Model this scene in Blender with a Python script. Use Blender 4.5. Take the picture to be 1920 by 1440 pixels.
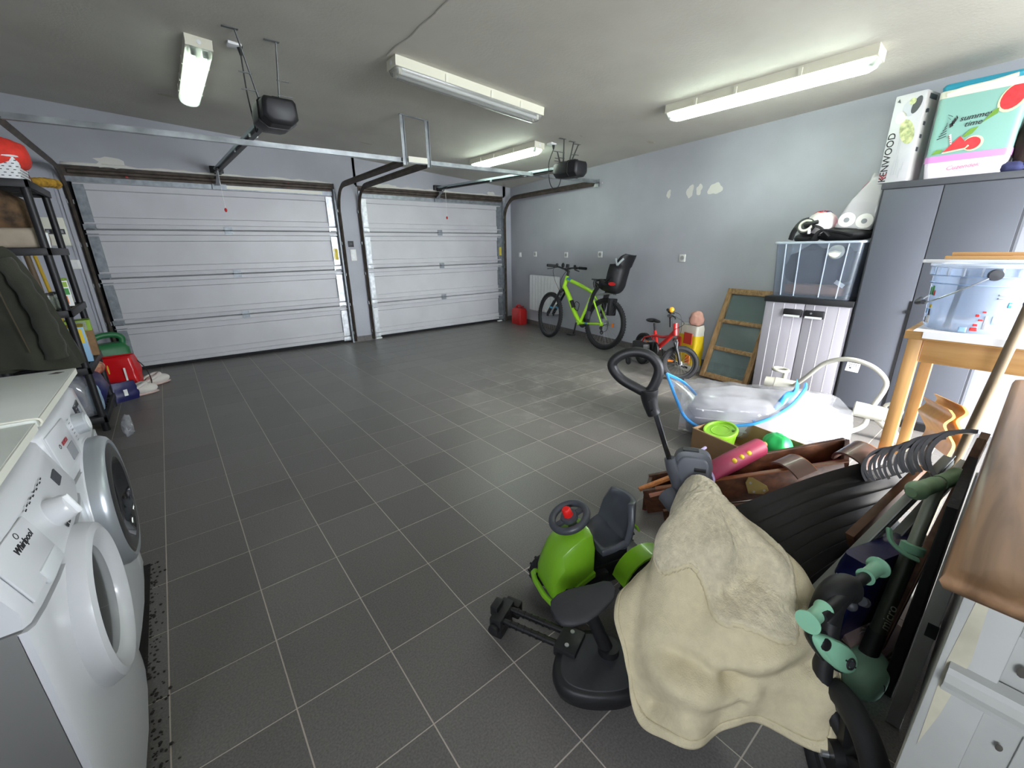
import bpy, bmesh, math, random
from mathutils import Vector as V, Matrix as M, Euler, noise as NZ
random.seed(3)
S = bpy.context.scene
for o in list(bpy.data.objects): bpy.data.objects.remove(o)
COL = S.collection
PI = math.pi
def R(d): return math.radians(d)
# ---------------------------------------------------------------- camera
yaw, pitch, roll = 0.6714, 0.3129, 0.0149
fw = V((math.sin(yaw)*math.cos(pitch), math.cos(yaw)*math.cos(pitch), -math.sin(pitch)))
rt = V((math.cos(yaw), -math.sin(yaw), 0)); dn = fw.cross(rt)
rt2 = rt*math.cos(roll)+dn*math.sin(roll); dn2 = -rt*math.sin(roll)+dn*math.cos(roll)
cd = bpy.data.cameras.new('camera'); cam = bpy.data.objects.new('camera', cd); COL.objects.link(cam)
cam.matrix_world = M(((rt2.x, -dn2.x, -fw.x, .25524), (rt2.y, -dn2.y, -fw.y, -1.12266), (rt2.z, -dn2.z, -fw.z, 1.3125), (0, 0, 0, 1)))
cd.sensor_width = 36; cd.lens = 36*787.5/1920; cd.clip_start = .02; cd.clip_end = 60
S.camera = cam
# ---------------------------------------------------------------- world, lights, exposure
S.view_settings.view_transform = 'Standard'; S.view_settings.look = 'None'
S.view_settings.gamma = 1; S.view_settings.use_curve_mapping = False
S.view_settings.exposure = 1.52
W = bpy.data.worlds.new('overcast sky'); S.world = W; W.use_nodes = True
bg = W.node_tree.nodes['Background']; bg.inputs[0].default_value = (.88, .93, 1.0, 1); bg.inputs[1].default_value = 11.0
TUBE_W = (2.2, 18.0, 16.0)        # emission strength of the tubes: wide door, narrow door, nearest the cabinet (set unequal to balance the room, first pair turned down)
pl = bpy.data.lights.new('doorway sky portal', 'AREA'); pl.shape = 'RECTANGLE'; pl.size = 2.6; pl.size_y = 2.1
pl.cycles.is_portal = True
po = bpy.data.objects.new('doorway_sky_portal', pl); COL.objects.link(po); po.location = (3.1, -2.70, 1.06); po.rotation_euler = (R(90), 0, 0)
pl2 = bpy.data.lights.new('side window sky portal', 'AREA'); pl2.shape = 'RECTANGLE'; pl2.size = .9; pl2.size_y = .8; pl2.cycles.is_portal = True
po2 = bpy.data.objects.new('side_window_sky_portal', pl2); COL.objects.link(po2); po2.location = (-.84, -1.85, 1.6); po2.rotation_euler = (R(90), 0, R(-90))  # sky portal for the unseen left window, inferred and sized from the side light
sl = bpy.data.lights.new('hazy sun', 'SUN'); sl.energy = 5.5; sl.angle = math.radians(20); sl.color = (1, .96, .91)
so = bpy.data.objects.new('hazy_sun', sl); COL.objects.link(so); so.rotation_euler = V((.05, .88, -.46)).to_track_quat('-Z', 'Y').to_euler(); so.location = (2, -8, 5)
# ---------------------------------------------------------------- materials
def lin(c): return tuple((x/12.92 if x <= .04045 else ((x+.055)/1.055)**2.4) for x in c)
def hexc(h): return lin(tuple(int(h[i:i+2], 16)/255 for i in (0, 2, 4)))
MATS = {}
def mat(name, col, rough=.5, metal=0, var=None, bump=None, coat=0, sheen=0, spec=.5, sub=0, col2=None, emit=0):
    """col is an sRGB hex; var=(scale, amount) mottles it; bump=(scale, strength)."""
    if name in MATS: return MATS[name]
    m = bpy.data.materials.new(name); m.use_nodes = True; nt = m.node_tree; b = nt.nodes['Principled BSDF']
    c = hexc(col); b.inputs['Base Color'].default_value = (*c, 1)
    b.inputs['Roughness'].default_value = rough; b.inputs['Metallic'].default_value = metal
    b.inputs['Specular IOR Level'].default_value = spec
    b.inputs['Coat Weight'].default_value = coat; b.inputs['Sheen Weight'].default_value = sheen
    if emit: b.inputs['Emission Color'].default_value = (*c, 1); b.inputs['Emission Strength'].default_value = emit
    if var or bump: tc = nt.nodes.new('ShaderNodeTexCoord')
    if var:
        n = nt.nodes.new('ShaderNodeTexNoise'); n.inputs['Scale'].default_value = var[0]; n.inputs['Detail'].default_value = 5
        nt.links.new(tc.outputs['Object'], n.inputs['Vector'])
        r = nt.nodes.new('ShaderNodeValToRGB'); a = var[1]
        c2 = hexc(col2) if col2 else tuple(x*(1-a) for x in c); c1 = c if col2 else tuple(min(1, x*(1+a*.5)) for x in c)
        r.color_ramp.elements[0].color = (*c2, 1); r.color_ramp.elements[1].color = (*c1, 1)
        r.color_ramp.elements[0].position = .32; r.color_ramp.elements[1].position = .68
        nt.links.new(n.outputs['Fac'], r.inputs['Fac']); nt.links.new(r.outputs['Color'], b.inputs['Base Color'])
    if bump:
        n2 = nt.nodes.new('ShaderNodeTexNoise'); n2.inputs['Scale'].default_value = bump[0]; n2.inputs['Detail'].default_value = 4
        nt.links.new(tc.outputs['Object'], n2.inputs['Vector'])
        bp = nt.nodes.new('ShaderNodeBump'); bp.inputs['Strength'].default_value = bump[1]; bp.inputs['Distance'].default_value = .004
        nt.links.new(n2.outputs['Fac'], bp.inputs['Height']); nt.links.new(bp.outputs['Normal'], b.inputs['Normal'])
    MATS[name] = m; return m
def wood(name, c1, c2, axis=0, scale=14, rough=.5):
    if name in MATS: return MATS[name]
    m = bpy.data.materials.new(name); m.use_nodes = True; nt = m.node_tree; b = nt.nodes['Principled BSDF']
    tc = nt.nodes.new('ShaderNodeTexCoord'); mp = nt.nodes.new('ShaderNodeMapping')
    sc = [scale]*3; sc[axis] = scale*.07; mp.inputs['Scale'].default_value = sc
    n = nt.nodes.new('ShaderNodeTexNoise'); n.inputs['Scale'].default_value = 2.2; n.inputs['Detail'].default_value = 6; n.inputs['Distortion'].default_value = .6
    r = nt.nodes.new('ShaderNodeValToRGB'); r.color_ramp.elements[0].color = (*hexc(c2), 1); r.color_ramp.elements[1].color = (*hexc(c1), 1)
    r.color_ramp.elements[0].position = .35; r.color_ramp.elements[1].position = .65
    nt.links.new(tc.outputs['Object'], mp.inputs['Vector']); nt.links.new(mp.outputs['Vector'], n.inputs['Vector'])
    nt.links.new(n.outputs['Fac'], r.inputs['Fac']); nt.links.new(r.outputs['Color'], b.inputs['Base Color'])
    b.inputs['Roughness'].default_value = rough; MATS[name] = m; return m
def clear(name, tint, alpha, rough=.1, gloss=.12, translucent=False, emit=0):
    """clear or milky plastic: see-through fraction 1-alpha, the rest tinted; a little gloss on top."""
    if name in MATS: return MATS[name]
    m = bpy.data.materials.new(name); m.use_nodes = True; nt = m.node_tree; nt.nodes.remove(nt.nodes['Principled BSDF'])
    out = nt.nodes['Material Output']; c = hexc(tint)
    t = nt.nodes.new('ShaderNodeBsdfTransparent'); t.inputs[0].default_value = (min(1, c[0]*.3+.7), min(1, c[1]*.3+.7), min(1, c[2]*.3+.7), 1)
    d = nt.nodes.new('ShaderNodeBsdfTranslucent' if translucent else 'ShaderNodeBsdfDiffuse'); d.inputs[0].default_value = (*c, 1)
    g = nt.nodes.new('ShaderNodeBsdfGlossy'); g.inputs['Roughness'].default_value = rough
    m1 = nt.nodes.new('ShaderNodeMixShader'); m1.inputs[0].default_value = alpha
    nt.links.new(t.outputs[0], m1.inputs[1]); nt.links.new(d.outputs[0], m1.inputs[2])
    fr = nt.nodes.new('ShaderNodeFresnel'); fr.inputs[0].default_value = 1.4
    ma = nt.nodes.new('ShaderNodeMath'); ma.operation = 'MULTIPLY_ADD'; ma.inputs[1].default_value = .45; ma.inputs[2].default_value = gloss*.04
    nt.links.new(fr.outputs[0], ma.inputs[0])
    m2 = nt.nodes.new('ShaderNodeMixShader'); nt.links.new(ma.outputs[0], m2.inputs[0])
    nt.links.new(m1.outputs[0], m2.inputs[1]); nt.links.new(g.outputs[0], m2.inputs[2]); nt.links.new(m2.outputs[0], out.inputs[0])
    MATS[name] = m; return m
# ---------------------------------------------------------------- mesh building
def frame(o, x, z):
    """matrix with origin o, local X along x, local Z near z"""
    x = V(x).normalized(); z = V(z); y = z.cross(x).normalized(); z = x.cross(y)
    return M(((x.x, y.x, z.x, o[0]), (x.y, y.y, z.y, o[1]), (x.z, y.z, z.z, o[2]), (0, 0, 0, 1)))
def T(x=0, y=0, z=0, rz=0, rx=0, ry=0):
    return M.Translation((x, y, z)) @ Euler((R(rx), R(ry), R(rz)), 'XYZ').to_matrix().to_4x4()
def crom(pts, n=6, closed=False):
    """Catmull-Rom through points"""
    P = [V(p) for p in pts]; out = []; L = len(P)
    rng = range(L) if closed else range(L-1)
    for i in rng:
        p0 = P[(i-1) % L] if closed or i > 0 else P[0]*2-P[1]
        p1 = P[i]; p2 = P[(i+1) % L]
        p3 = P[(i+2) % L] if closed or i+2 < L else P[-1]*2-P[-2]
        for k in range(n):
            t = k/n
            out.append(.5*((2*p1)+(p2-p0)*t+(2*p0-5*p1+4*p2-p3)*t*t+(3*p1-p0-3*p2+p3)*t**3))
    if not closed: out.append(P[-1])
    return out
class MB:
    def __init__(s, mtx=None): s.v = []; s.f = []; s.mi = []; s.m = mtx or M()
    def add(s, vs, fs, mi=0, mtx=None):
        k = len(s.v); m = s.m @ mtx if mtx is not None else s.m
        s.v += [m @ V(p) for p in vs]; s.f += [tuple(i+k for i in f) for f in fs]; s.mi += [mi]*len(fs); return s
    def box(s, a, b, mtx=None, mi=0):
        (x0, y0, z0), (x1, y1, z1) = a, b
        return s.add([(x0,y0,z0),(x1,y0,z0),(x1,y1,z0),(x0,y1,z0),(x0,y0,z1),(x1,y0,z1),(x1,y1,z1),(x0,y1,z1)],
                     [(0,3,2,1),(4,5,6,7),(0,1,5,4),(1,2,6,5),(2,3,7,6),(3,0,4,7)], mi, mtx)
    def cbox(s, c, d, mtx=None, mi=0):
        return s.box([c[i]-d[i]/2 for i in range(3)], [c[i]+d[i]/2 for i in range(3)], mtx, mi)
    def beam(s, p, q, w, h, up=(0, 0, 1), mi=0):
        p, q = V(p), V(q); d = q-p
        if abs(d.normalized().dot(V(up))) > .98: up = (1, 0, 0)
        return s.box((0, -w/2, -h/2), (d.length, w/2, h/2), frame(p, d, up), mi)
    def loft(s, rings, cap=True, closed=False, mi=0, ringclosed=True):
        n = len(rings[0]); vs = [p for r in rings for p in r]; fs = []
        L = len(rings)
        for i in range(L if closed else L-1):
            j = (i+1) % L
            for k in range(n if ringclosed else n-1):
                k2 = (k+1) % n
                fs.append((i*n+k, i*n+k2, j*n+k2, j*n+k))
        if cap and not closed: fs += [tuple(range(n))[::-1], tuple((L-1)*n+k for k in range(n))]
        return s.add(vs, fs, mi)
    def tube(s, pts, r, n=8, closed=False, cap=True, flat=1.0, up=None, mi=0):
        P = [V(p) for p in pts]; L = len(P); rr = r if isinstance(r, (list, tuple)) else [r]*L
        rings = []; prev = None
        for i, p in enumerate(P):
            if closed: t = (P[(i+1) % L]-P[i-1])
            else: t = (P[min(i+1, L-1)]-P[max(i-1, 0)])
            t = t.normalized() if t.length > 1e-9 else V((0, 0, 1))
            if prev is None:
                a = V(up) if up else (V((0, 0, 1)) if abs(t.z) < .9 else V((1, 0, 0)))
            else: a = prev
            u = (a-t*a.dot(t)); u = u.normalized() if u.length > 1e-6 else t.orthogonal().normalized()
            prev = u; w = t.cross(u)
            rings.append([p+(u*math.cos(2*PI*k/n)*flat+w*math.sin(2*PI*k/n))*rr[i] for k in range(n)])
        return s.loft(rings, cap, closed, mi)
    def cyl(s, p, q, r, n=16, r2=None, mi=0): return s.tube([p, q], [r, r if r2 is None else r2], n, mi=mi)
    def lathe(s, prof, n=24, mtx=None, closed=False, mi=0, a0=0, a1=2*PI):
        """profile [(r, z)] around local Z"""
        full = abs(a1-a0-2*PI) < 1e-6; N = n if full else n+1
        rings = [[(r*math.cos(a0+(a1-a0)*k/n), r*math.sin(a0+(a1-a0)*k/n), z) for k in range(N)] for r, z in prof]
        old = s.m; s.m = s.m @ mtx if mtx is not None else s.m
        s.loft(rings, cap=not closed and full, closed=closed, mi=mi, ringclosed=full); s.m = old; return s
    def torus(s, R1, r, mtx=None, n=32, k=8, mi=0, flat=1.0):
        return s.lathe([(R1+r*math.cos(2*PI*i/k)*flat, r*math.sin(2*PI*i/k)) for i in range(k)], n, mtx, closed=True, mi=mi)
    def prism(s, poly, z0, z1, mtx=None, mi=0):
        n = len(poly); vs = [(x, y, z0) for x, y in poly]+[(x, y, z1) for x, y in poly]
        fs = [tuple(range(n))[::-1], tuple(range(n, 2*n))]+[(i, (i+1) % n, n+(i+1) % n, n+i) for i in range(n)]
        return s.add(vs, fs, mi, mtx)
    def ball(s, c, rx, ry=None, rz=None, n=16, k=10, mtx=None, mi=0, e=1.0):
        ry = ry or rx; rz = rz or rx
        def sg(x): return math.copysign(abs(x)**e, x)
        vs = [(c[0], c[1], c[2]-rz)]
        for i in range(1, k):
            a = -PI/2+PI*i/k
            for j in range(n):
                b = 2*PI*j/n; vs.append((c[0]+rx*sg(math.cos(a))*sg(math.cos(b)), c[1]+ry*sg(math.cos(a))*sg(math.sin(b)), c[2]+rz*sg(math.sin(a))))
        vs.append((c[0], c[1], c[2]+rz)); fs = [(0, 1+(j+1) % n, 1+j) for j in range(n)]
        for i in range(k-2):
            for j in range(n):
                a = 1+i*n; fs.append((a+j, a+(j+1) % n, a+n+(j+1) % n, a+n+j))
        l = len(vs)-1; a = 1+(k-2)*n; fs += [(a+j, a+(j+1) % n, l) for j in range(n)]
        return s.add(vs, fs, mi, mtx)
    def sheet(s, g, mi=0, cu=False, cv=False):
        """g[i][j] grid of points"""
        nu, nv = len(g), len(g[0]); vs = [p for r in g for p in r]; fs = []
        for i in range(nu if cu else nu-1):
            for j in range(nv if cv else nv-1):
                a, b = (i+1) % nu, (j+1) % nv; fs.append((i*nv+j, a*nv+j, a*nv+b, i*nv+b))
        return s.add(vs, fs, mi)
    def mesh(s, name, bev=0, seg=2, smooth=True, ang=38):
        me = bpy.data.meshes.new(name); me.from_pydata([tuple(p) for p in s.v], [], s.f)
        me.polygons.foreach_set('material_index', s.mi)
        bm = bmesh.new(); bm.from_mesh(me)
        bmesh.ops.recalc_face_normals(bm, faces=bm.faces)
        if bev:
            es = [e for e in bm.edges if len(e.link_faces) == 2 and e.calc_face_angle(0) > R(35)]
            bmesh.ops.bevel(bm, geom=es, offset=bev, segments=seg, affect='EDGES', clamp_overlap=True, profile=.5)
        bm.to_mesh(me); bm.free()
        if smooth:
            me.polygons.foreach_set('use_smooth', [True]*len(me.polygons)); me.set_sharp_from_angle(angle=R(ang))
        me.update(); return me
def wm(o):
    b = M.LocRotScale(o.location, o.rotation_euler, o.scale)
    return (wm(o.parent) @ o.matrix_parent_inverse @ b) if o.parent else b
def put(name, me, mats, parent=None, local=False):
    o = bpy.data.objects.new(name, me); COL.objects.link(o)
    for m in (mats if isinstance(mats, (list, tuple)) else [mats]): me.materials.append(m)
    if parent:
        o.parent = parent
        if not local: o.matrix_parent_inverse = wm(parent).inverted()
    return o
def obj(name, mb, mats, parent=None, local=False, bev=0, seg=2, ang=38, thick=0, sub=0):
    me = mb.mesh(name, bev, seg, ang=ang); o = put(name, me, mats, parent, local)
    if thick:
        md = o.modifiers.new('solid', 'SOLIDIFY'); md.thickness = thick; md.offset = 0
    if sub:
        md = o.modifiers.new('sub', 'SUBSURF'); md.levels = sub; md.render_levels = sub
    return o
def tag(o, label, cat, group=None):
    o['label'] = label; o['category'] = cat
    if group: o['group'] = group
    return o
def thing(name, label, cat, loc=(0, 0, 0), rz=0, group=None, rot=None):
    o = bpy.data.objects.new(name, None); COL.objects.link(o); o.empty_display_size = .1
    o.location = loc; o.rotation_euler = rot if rot else (0, 0, rz); return tag(o, label, cat, group)
def solo(name, mb, mats, label, cat, group=None, **k):
    """a thing that is one mesh; its origin is moved to the middle of its base"""
    xs = [p.x for p in mb.v]; ys = [p.y for p in mb.v]; zs = [p.z for p in mb.v]
    c = V(((min(xs)+max(xs))/2, (min(ys)+max(ys))/2, min(zs))); mb.v = [p-c for p in mb.v]
    o = obj(name, mb, mats, **k); o.location = c; return tag(o, label, cat, group)
def struct(name, mb, mats, parent=None, **k):
    o = obj(name, mb, mats, parent, **k); o['kind'] = 'structure'; return o
def dup(root, label=None, group=None, loc=None):
    r = root.copy(); COL.objects.link(r)
    if label: r['label'] = label
    if group: r['group'] = group
    if loc is not None: r.location = loc
    for ch in list(root.children):
        c = ch.copy(); COL.objects.link(c); c.parent = r; c.matrix_parent_inverse = ch.matrix_parent_inverse.copy()
        for g in list(ch.children):
            d = g.copy(); COL.objects.link(d); d.parent = c; d.matrix_parent_inverse = g.matrix_parent_inverse.copy()
    return r
def text(name, s, size, mtx, m, parent, ext=.0006, bold=0, shear=0, align='CENTER', sx=1):
    cu = bpy.data.curves.new(name, 'FONT'); cu.body = s; cu.size = size; cu.extrude = ext; cu.offset = bold; cu.shear = shear
    cu.align_x = align; cu.align_y = 'CENTER'; cu.resolution_u = 3
    t = bpy.data.objects.new(name, cu); COL.objects.link(t)
    me = bpy.data.meshes.new_from_object(t.evaluated_get(bpy.context.evaluated_depsgraph_get()))
    bpy.data.objects.remove(t); bpy.data.curves.remove(cu)
    me.transform(mtx @ M.Diagonal((sx, 1, 1, 1))); me.materials.clear(); me.name = name
    return put(name, me, m, parent)
def dots(name, boxes, mtx, m, parent):
    """a few small flat printed marks joined as one print"""
    mb = MB(mtx)
    for x, y, w, h in boxes: mb.cbox((x, y, 0), (w, h, .0008))
    return obj(name, mb, m, parent)
# ---------------------------------------------------------------- common materials
m_white = mat('white enamel', 'E4E6E6', .3); m_black = mat('black plastic', '161618', .5); m_dark = mat('dark grey plastic', '3A3C41', .5)
m_rub = mat('black rubber', '1B1B1D', .75, bump=(60, .3)); m_galv = mat('galvanised steel', '9CA1A3', .42, .75, var=(9, .35))
m_steel = mat('bright steel', 'C9CBCC', .3, .9); m_rust = mat('rusty brown track steel', '4F463E', .6, .3, var=(14, .45))
m_ivory = mat('ivory plastic', 'DDDCCB', .4); m_grey = mat('mid grey plastic', '8A8D90', .45); m_print = mat('black print', '202022', .7)
m_red = mat('red plastic', 'C41E1E', .4); m_whitep = mat('white paper print', 'ECECEA', .7)
# ================================================================ the setting
def cz(x): return 2.316+.07*(5.4-x)                     # the ceiling slopes gently up to the left
def wx(y): return 5.295-.12*(5.061-y)                   # the right wall runs a few degrees off square
wn = V((-1, .12, 0)).normalized(); wt = V((.12, 1, 0)).normalized()
def WR(y, z, off=0): return V((wx(y), y, z))+wn*off
def wall_mat(name, col, bump=.25):
    m = mat(name, col, .72, var=(2.2, .07), bump=(55, bump)); return m
m_wall = wall_mat('pale blue grey wall paint', 'ABADB4')
m_ceil = wall_mat('off white ceiling paint', 'C6C3B9', .35)
m_plaster = mat('white filler plaster', 'D6D5CD', .85, bump=(40, .3))
m_grout = mat('pale beige grout', 'C2B9AD', .9)
# --- floor: grout bed and square tiles, every tile a piece
fl = MB().box((-.95, -2.75, -.12), (5.75, 5.75, -.0011)); floor = struct('floor', fl, m_grout)
def tile_mat():
    m = bpy.data.materials.new('dark grey floor tile'); m.use_nodes = True; nt = m.node_tree; b = nt.nodes['Principled BSDF']; L = nt.links.new
    geo = nt.nodes.new('ShaderNodeNewGeometry'); oi = nt.nodes.new('ShaderNodeObjectInfo')
    n1 = nt.nodes.new('ShaderNodeTexNoise'); n1.inputs['Scale'].default_value = 170; n1.inputs['Detail'].default_value = 3
    L(geo.outputs['Position'], n1.inputs['Vector'])
    r1 = nt.nodes.new('ShaderNodeValToRGB'); r1.color_ramp.elements[0].color = (*hexc('5E5B58'), 1); r1.color_ramp.elements[1].color = (*hexc('767370'), 1)
    r1.color_ramp.elements[0].position = .3; r1.color_ramp.elements[1].position = .7
    L(n1.outputs['Fac'], r1.inputs['Fac'])
    hs = nt.nodes.new('ShaderNodeHueSaturation'); mr = nt.nodes.new('ShaderNodeMapRange'); mr.inputs['To Min'].default_value = .9; mr.inputs['To Max'].default_value = 1.1
    L(oi.outputs['Random'], mr.inputs['Value']); L(mr.outputs['Result'], hs.inputs['Value']); L(r1.outputs['Color'], hs.inputs['Color'])
    # pale dust trodden in around the middle of the garage
    n2 = nt.nodes.new('ShaderNodeTexNoise'); n2.inputs['Scale'].default_value = 5; n2.inputs['Detail'].default_value = 9; n2.inputs['Roughness'].default_value = .72
    L(geo.outputs['Position'], n2.inputs['Vector'])
    r2 = nt.nodes.new('ShaderNodeMapRange'); r2.inputs['From Min'].default_value = .5; r2.inputs['From Max'].default_value = .74
    L(n2.outputs['Fac'], r2.inputs['Value'])
    vd = nt.nodes.new('ShaderNodeVectorMath'); vd.operation = 'DISTANCE'; vd.inputs[1].default_value = (3.35, 1.75, 0); L(geo.outputs['Position'], vd.inputs[0])
    r3 = nt.nodes.new('ShaderNodeMapRange'); r3.inputs['From Min'].default_value = .35; r3.inputs['From Max'].default_value = 1.6; r3.inputs['To Min'].default_value = .62; r3.inputs['To Max'].default_value = 0
    L(vd.outputs['Value'], r3.inputs['Value'])
    mu = nt.nodes.new('ShaderNodeMath'); mu.operation = 'MULTIPLY'; L(r2.outputs['Result'], mu.inputs[0]); L(r3.outputs['Result'], mu.inputs[1])
    mx = nt.nodes.new('ShaderNodeMix'); mx.data_type = 'RGBA'; mx.inputs['B'].default_value = (*hexc('B5B0AA'), 1)
    L(mu.outputs[0], mx.inputs['Factor']); L(hs.outputs['Color'], mx.inputs['A']); L(mx.outputs['Result'], b.inputs['Base Color'])
    b.inputs['Roughness'].default_value = .38
    bp = nt.nodes.new('ShaderNodeBump'); bp.inputs['Strength'].default_value = .3; bp.inputs['Distance'].default_value = .002
    L(n1.outputs['Fac'], bp.inputs['Height']); L(bp.outputs['Normal'], b.inputs['Normal']); return m
m_tile = tile_mat()
tm = MB().box((.002, .002, -.006), (.298, .298, 0)).mesh('tile', smooth=False)
iv = cam.matrix_world.inverted(); seen = []; rest = MB()
for i in range(-3, 19):
    for j in range(-9, 19):
        x, y = i*.3, j*.3
        if x > wx(y)+.05 or y > 5.4: continue
        p = iv @ V((x+.15, y+.15, 0)); d = -p.z
        inside = d > .15 and abs(p.x/d) < 1.27 and abs(p.y/d) < .97
        hid = (x < -.1 and -.2 < y < 1.05) or (x > .9 and y < -1.1)
        if inside and not hid: seen.append((d, x, y))
        else: rest.box((x+.002, y+.002, -.006), (x+.298, y+.298, 0))
seen.sort()
for k, (d, x, y) in enumerate(seen):
    if k < 298:
        o = put('tile', tm, m_tile if k == 0 else [], floor); o.location = (x, y, 0)
    else: rest.box((x+.002, y+.002, -.006), (x+.298, y+.298, 0))
o = obj('tile_field', rest, m_tile, floor); o['kind'] = 'stuff'
# --- walls
wr = MB(); a, b = V((wx(-2.75), -2.75, 0)), V((wx(5.6), 5.6, 0)); q = -wn*.2
wr.add([a, a+q, b+q, b, a+V((0, 0, 2.75)), a+q+V((0, 0, 2.75)), b+q+V((0, 0, 2.75)), b+V((0, 0, 2.75))],
       [(0,1,2,3),(4,7,6,5),(0,4,5,1),(1,5,6,2),(2,6,7,3),(3,7,4,0)])
wall_right = struct('wall_right', wr, m_wall)
def blob(c, w, h, seed):
    """an irregular dab of filler, a few millimetres proud of the right wall"""
    rnd = random.Random(seed); ph = [rnd.uniform(0, 6) for _ in range(3)]; n = 22; mb = MB(frame(c, -wt, wn))
    P = []
    for k in range(n):
        t = 2*PI*k/n; r = 1+.16*math.sin(2*t+ph[0])+.12*math.sin(3*t+ph[1])+.1*math.sin(5*t+ph[2])
        P.append((r*w/2*math.cos(t), r*h/2*math.sin(t)))
    mb.prism(P, -.002, .0025); return mb
for k, (y, z, w, h) in enumerate([(1.816, 1.87, .06, .075), (1.54, 1.868, .075, .14), (1.43, 1.875, .07, .10), (1.246, 1.862, .14, .12), (3.8, 1.86, .03, .02), (2.9, 2.12, .02, .02)]):
    obj('filler_patch', blob(WR(y, z), w, h, k), m_plaster, wall_right)
wl = MB().box((-1.0, -1.4, 0), (-.82, 5.6, 2.9)).box((-1.0, -2.95, 0), (-.82, -2.3, 2.9)).box((-1.0, -2.3, 2.0), (-.82, -1.4, 2.9)).box((-1.0, -2.3, 0), (-.82, -1.4, 1.2)); struct('wall_left', wl, m_wall)
tr = MB().box((-.82, -2.34, 1.16), (-.805, -2.3, 2.04)).box((-.82, -1.4, 1.16), (-.805, -1.36, 2.04)).box((-.82, -2.34, 2.0), (-.805, -1.36, 2.04)).box((-.82, -2.34, 1.16), (-.79, -1.36, 1.2)); struct('trim_3', tr, mat('white enamel', 'E4E6E6', .3))
wb = MB().box((-1.0, 5.30, 0), (-.385, 5.62, 2.9)).box((2.275, 5.21, 0), (2.585, 5.62, 2.9)).box((5.14, 5.21, 0), (5.6, 5.62, 2.9))
wb.add([(-1, 5.30, 2.17), (-1, 5.62, 2.17), (2.3, 5.62, 2.17), (2.3, 5.21, 2.17), (-1, 5.30, 2.9), (-1, 5.62, 2.9), (2.3, 5.62, 2.9), (2.3, 5.21, 2.9)],
       [(0,1,2,3),(4,7,6,5),(0,4,5,1),(1,5,6,2),(2,6,7,3),(3,7,4,0)])
wb.box((2.55, 5.21, 2.17), (5.2, 5.62, 2.9)); wall_back = struct('wall_back', wb, m_wall)
def yb(x): return 5.21+(2.3-x)*.09/3.3 if x < 2.3 else 5.21
rnd = random.Random(5)
for x0, x1, nn in ((-.33, 2.25, 26), (2.75, 5.1, 24)):            # ragged bare plaster above the door openings
    top = []; bot = []
    for k in range(nn+1):
        x = x0+(x1-x0)*k/nn; bot.append((x, yb(x)-.002, 2.168)); top.append((x, yb(x)-.002, 2.18+rnd.random()*.022))
    mb = MB(); r2 = [[p for p in bot], [p for p in top]]; mb.sheet(r2); obj('plaster_edge', mb, m_plaster, wall_back, thick=.006)
for x, z, w, h in ((.05, 2.215, .22, .1), (4.9, 2.20, .15, .06), (3.0, 2.19, .3, .05)):
    mb = MB(frame((x, yb(x), z), (1, 0, 0), (0, -1, 0))); P = []
    for k in range(14):
        t = 2*PI*k/14; r = 1+.2*rnd.uniform(-1, 1); P.append((max(-.5, min(.5, .6*math.cos(t)))*w*r, max(-.5, min(.5, .6*math.sin(t)))*h*r))
    mb.prism(P, -.002, .003); obj('filler_patch', mb, m_plaster, wall_back)
# front wall with the doorway the daylight comes through
wf = MB().box((-1.0, -2.95, 0), (1.8, -2.75, 2.9)).box((4.4, -2.95, 0), (4.9, -2.75, 2.9)).box((1.8, -2.95, 2.12), (4.4, -2.75, 2.9)); struct('wall_front', wf, m_wall)
tr = MB().box((1.75, -2.75, 0), (1.8, -2.73, 2.17)).box((4.4, -2.75, 0), (4.45, -2.73, 2.17)).box((1.75, -2.75, 2.12), (4.45, -2.73, 2.17)); struct('trim_1', tr, m_white)
struct('terrace_ground', MB().box((-9, -9, -.2), (9, -2.95, -.02)).box((-9, -2.95, -.2), (-1.0, 3, -.02)), mat('pale concrete terrace', '6B6B60', .9, var=(3, .2)))
# ceiling slab on its slope
ce = MB(); X0, X1 = -1.0, 5.7
ce.add([(X0, -2.95, cz(X0)), (X1, -2.95, cz(X1)), (X1, 5.62, cz(X1)), (X0, 5.62, cz(X0)), (X0, -2.95, 2.95), (X1, -2.95, 2.95), (X1, 5.62, 2.95), (X0, 5.62, 2.95)],
       [(0,3,2,1),(4,5,6,7),(0,1,5,4),(1,2,6,5),(2,3,7,6),(3,0,4,7)])
ceiling = struct('ceiling', ce, m_ceil)
sp = [(1.735, .3, 0), (1.728, 1.24, 0), (1.737, 1.39, 0), (1.732, 1.55, 0), (1.744, 1.72, 0), (1.728, 1.9, 0), (1.738, 2.06, 0)]
mb = MB(); mb.tube([(x, y, cz(x)-.001) for x, y, z in crom(sp, 5)], .006, 6); obj('cable_seam', mb, m_ceil, ceiling)
for x, y, w in ((2.45, 4.35, .14), (4.6, 1.9, .12), (.6, 4.2, .12), (3.95, 2.3, .03)):
    mb = MB(frame((x, y, cz(x)), (1, 0, -.07), (0, 0, 1))); P = [(w*(.5+.15*math.sin(3*k))*math.cos(2*PI*k/16), w*.5*(.5+.12*math.cos(2*k))*math.sin(2*PI*k/16)) for k in range(16)]
    mb.prism(P, -.0012, .001); obj('damp_mark', mb, mat('brownish damp mark', 'B9B3A2', .9), ceiling)
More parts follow.
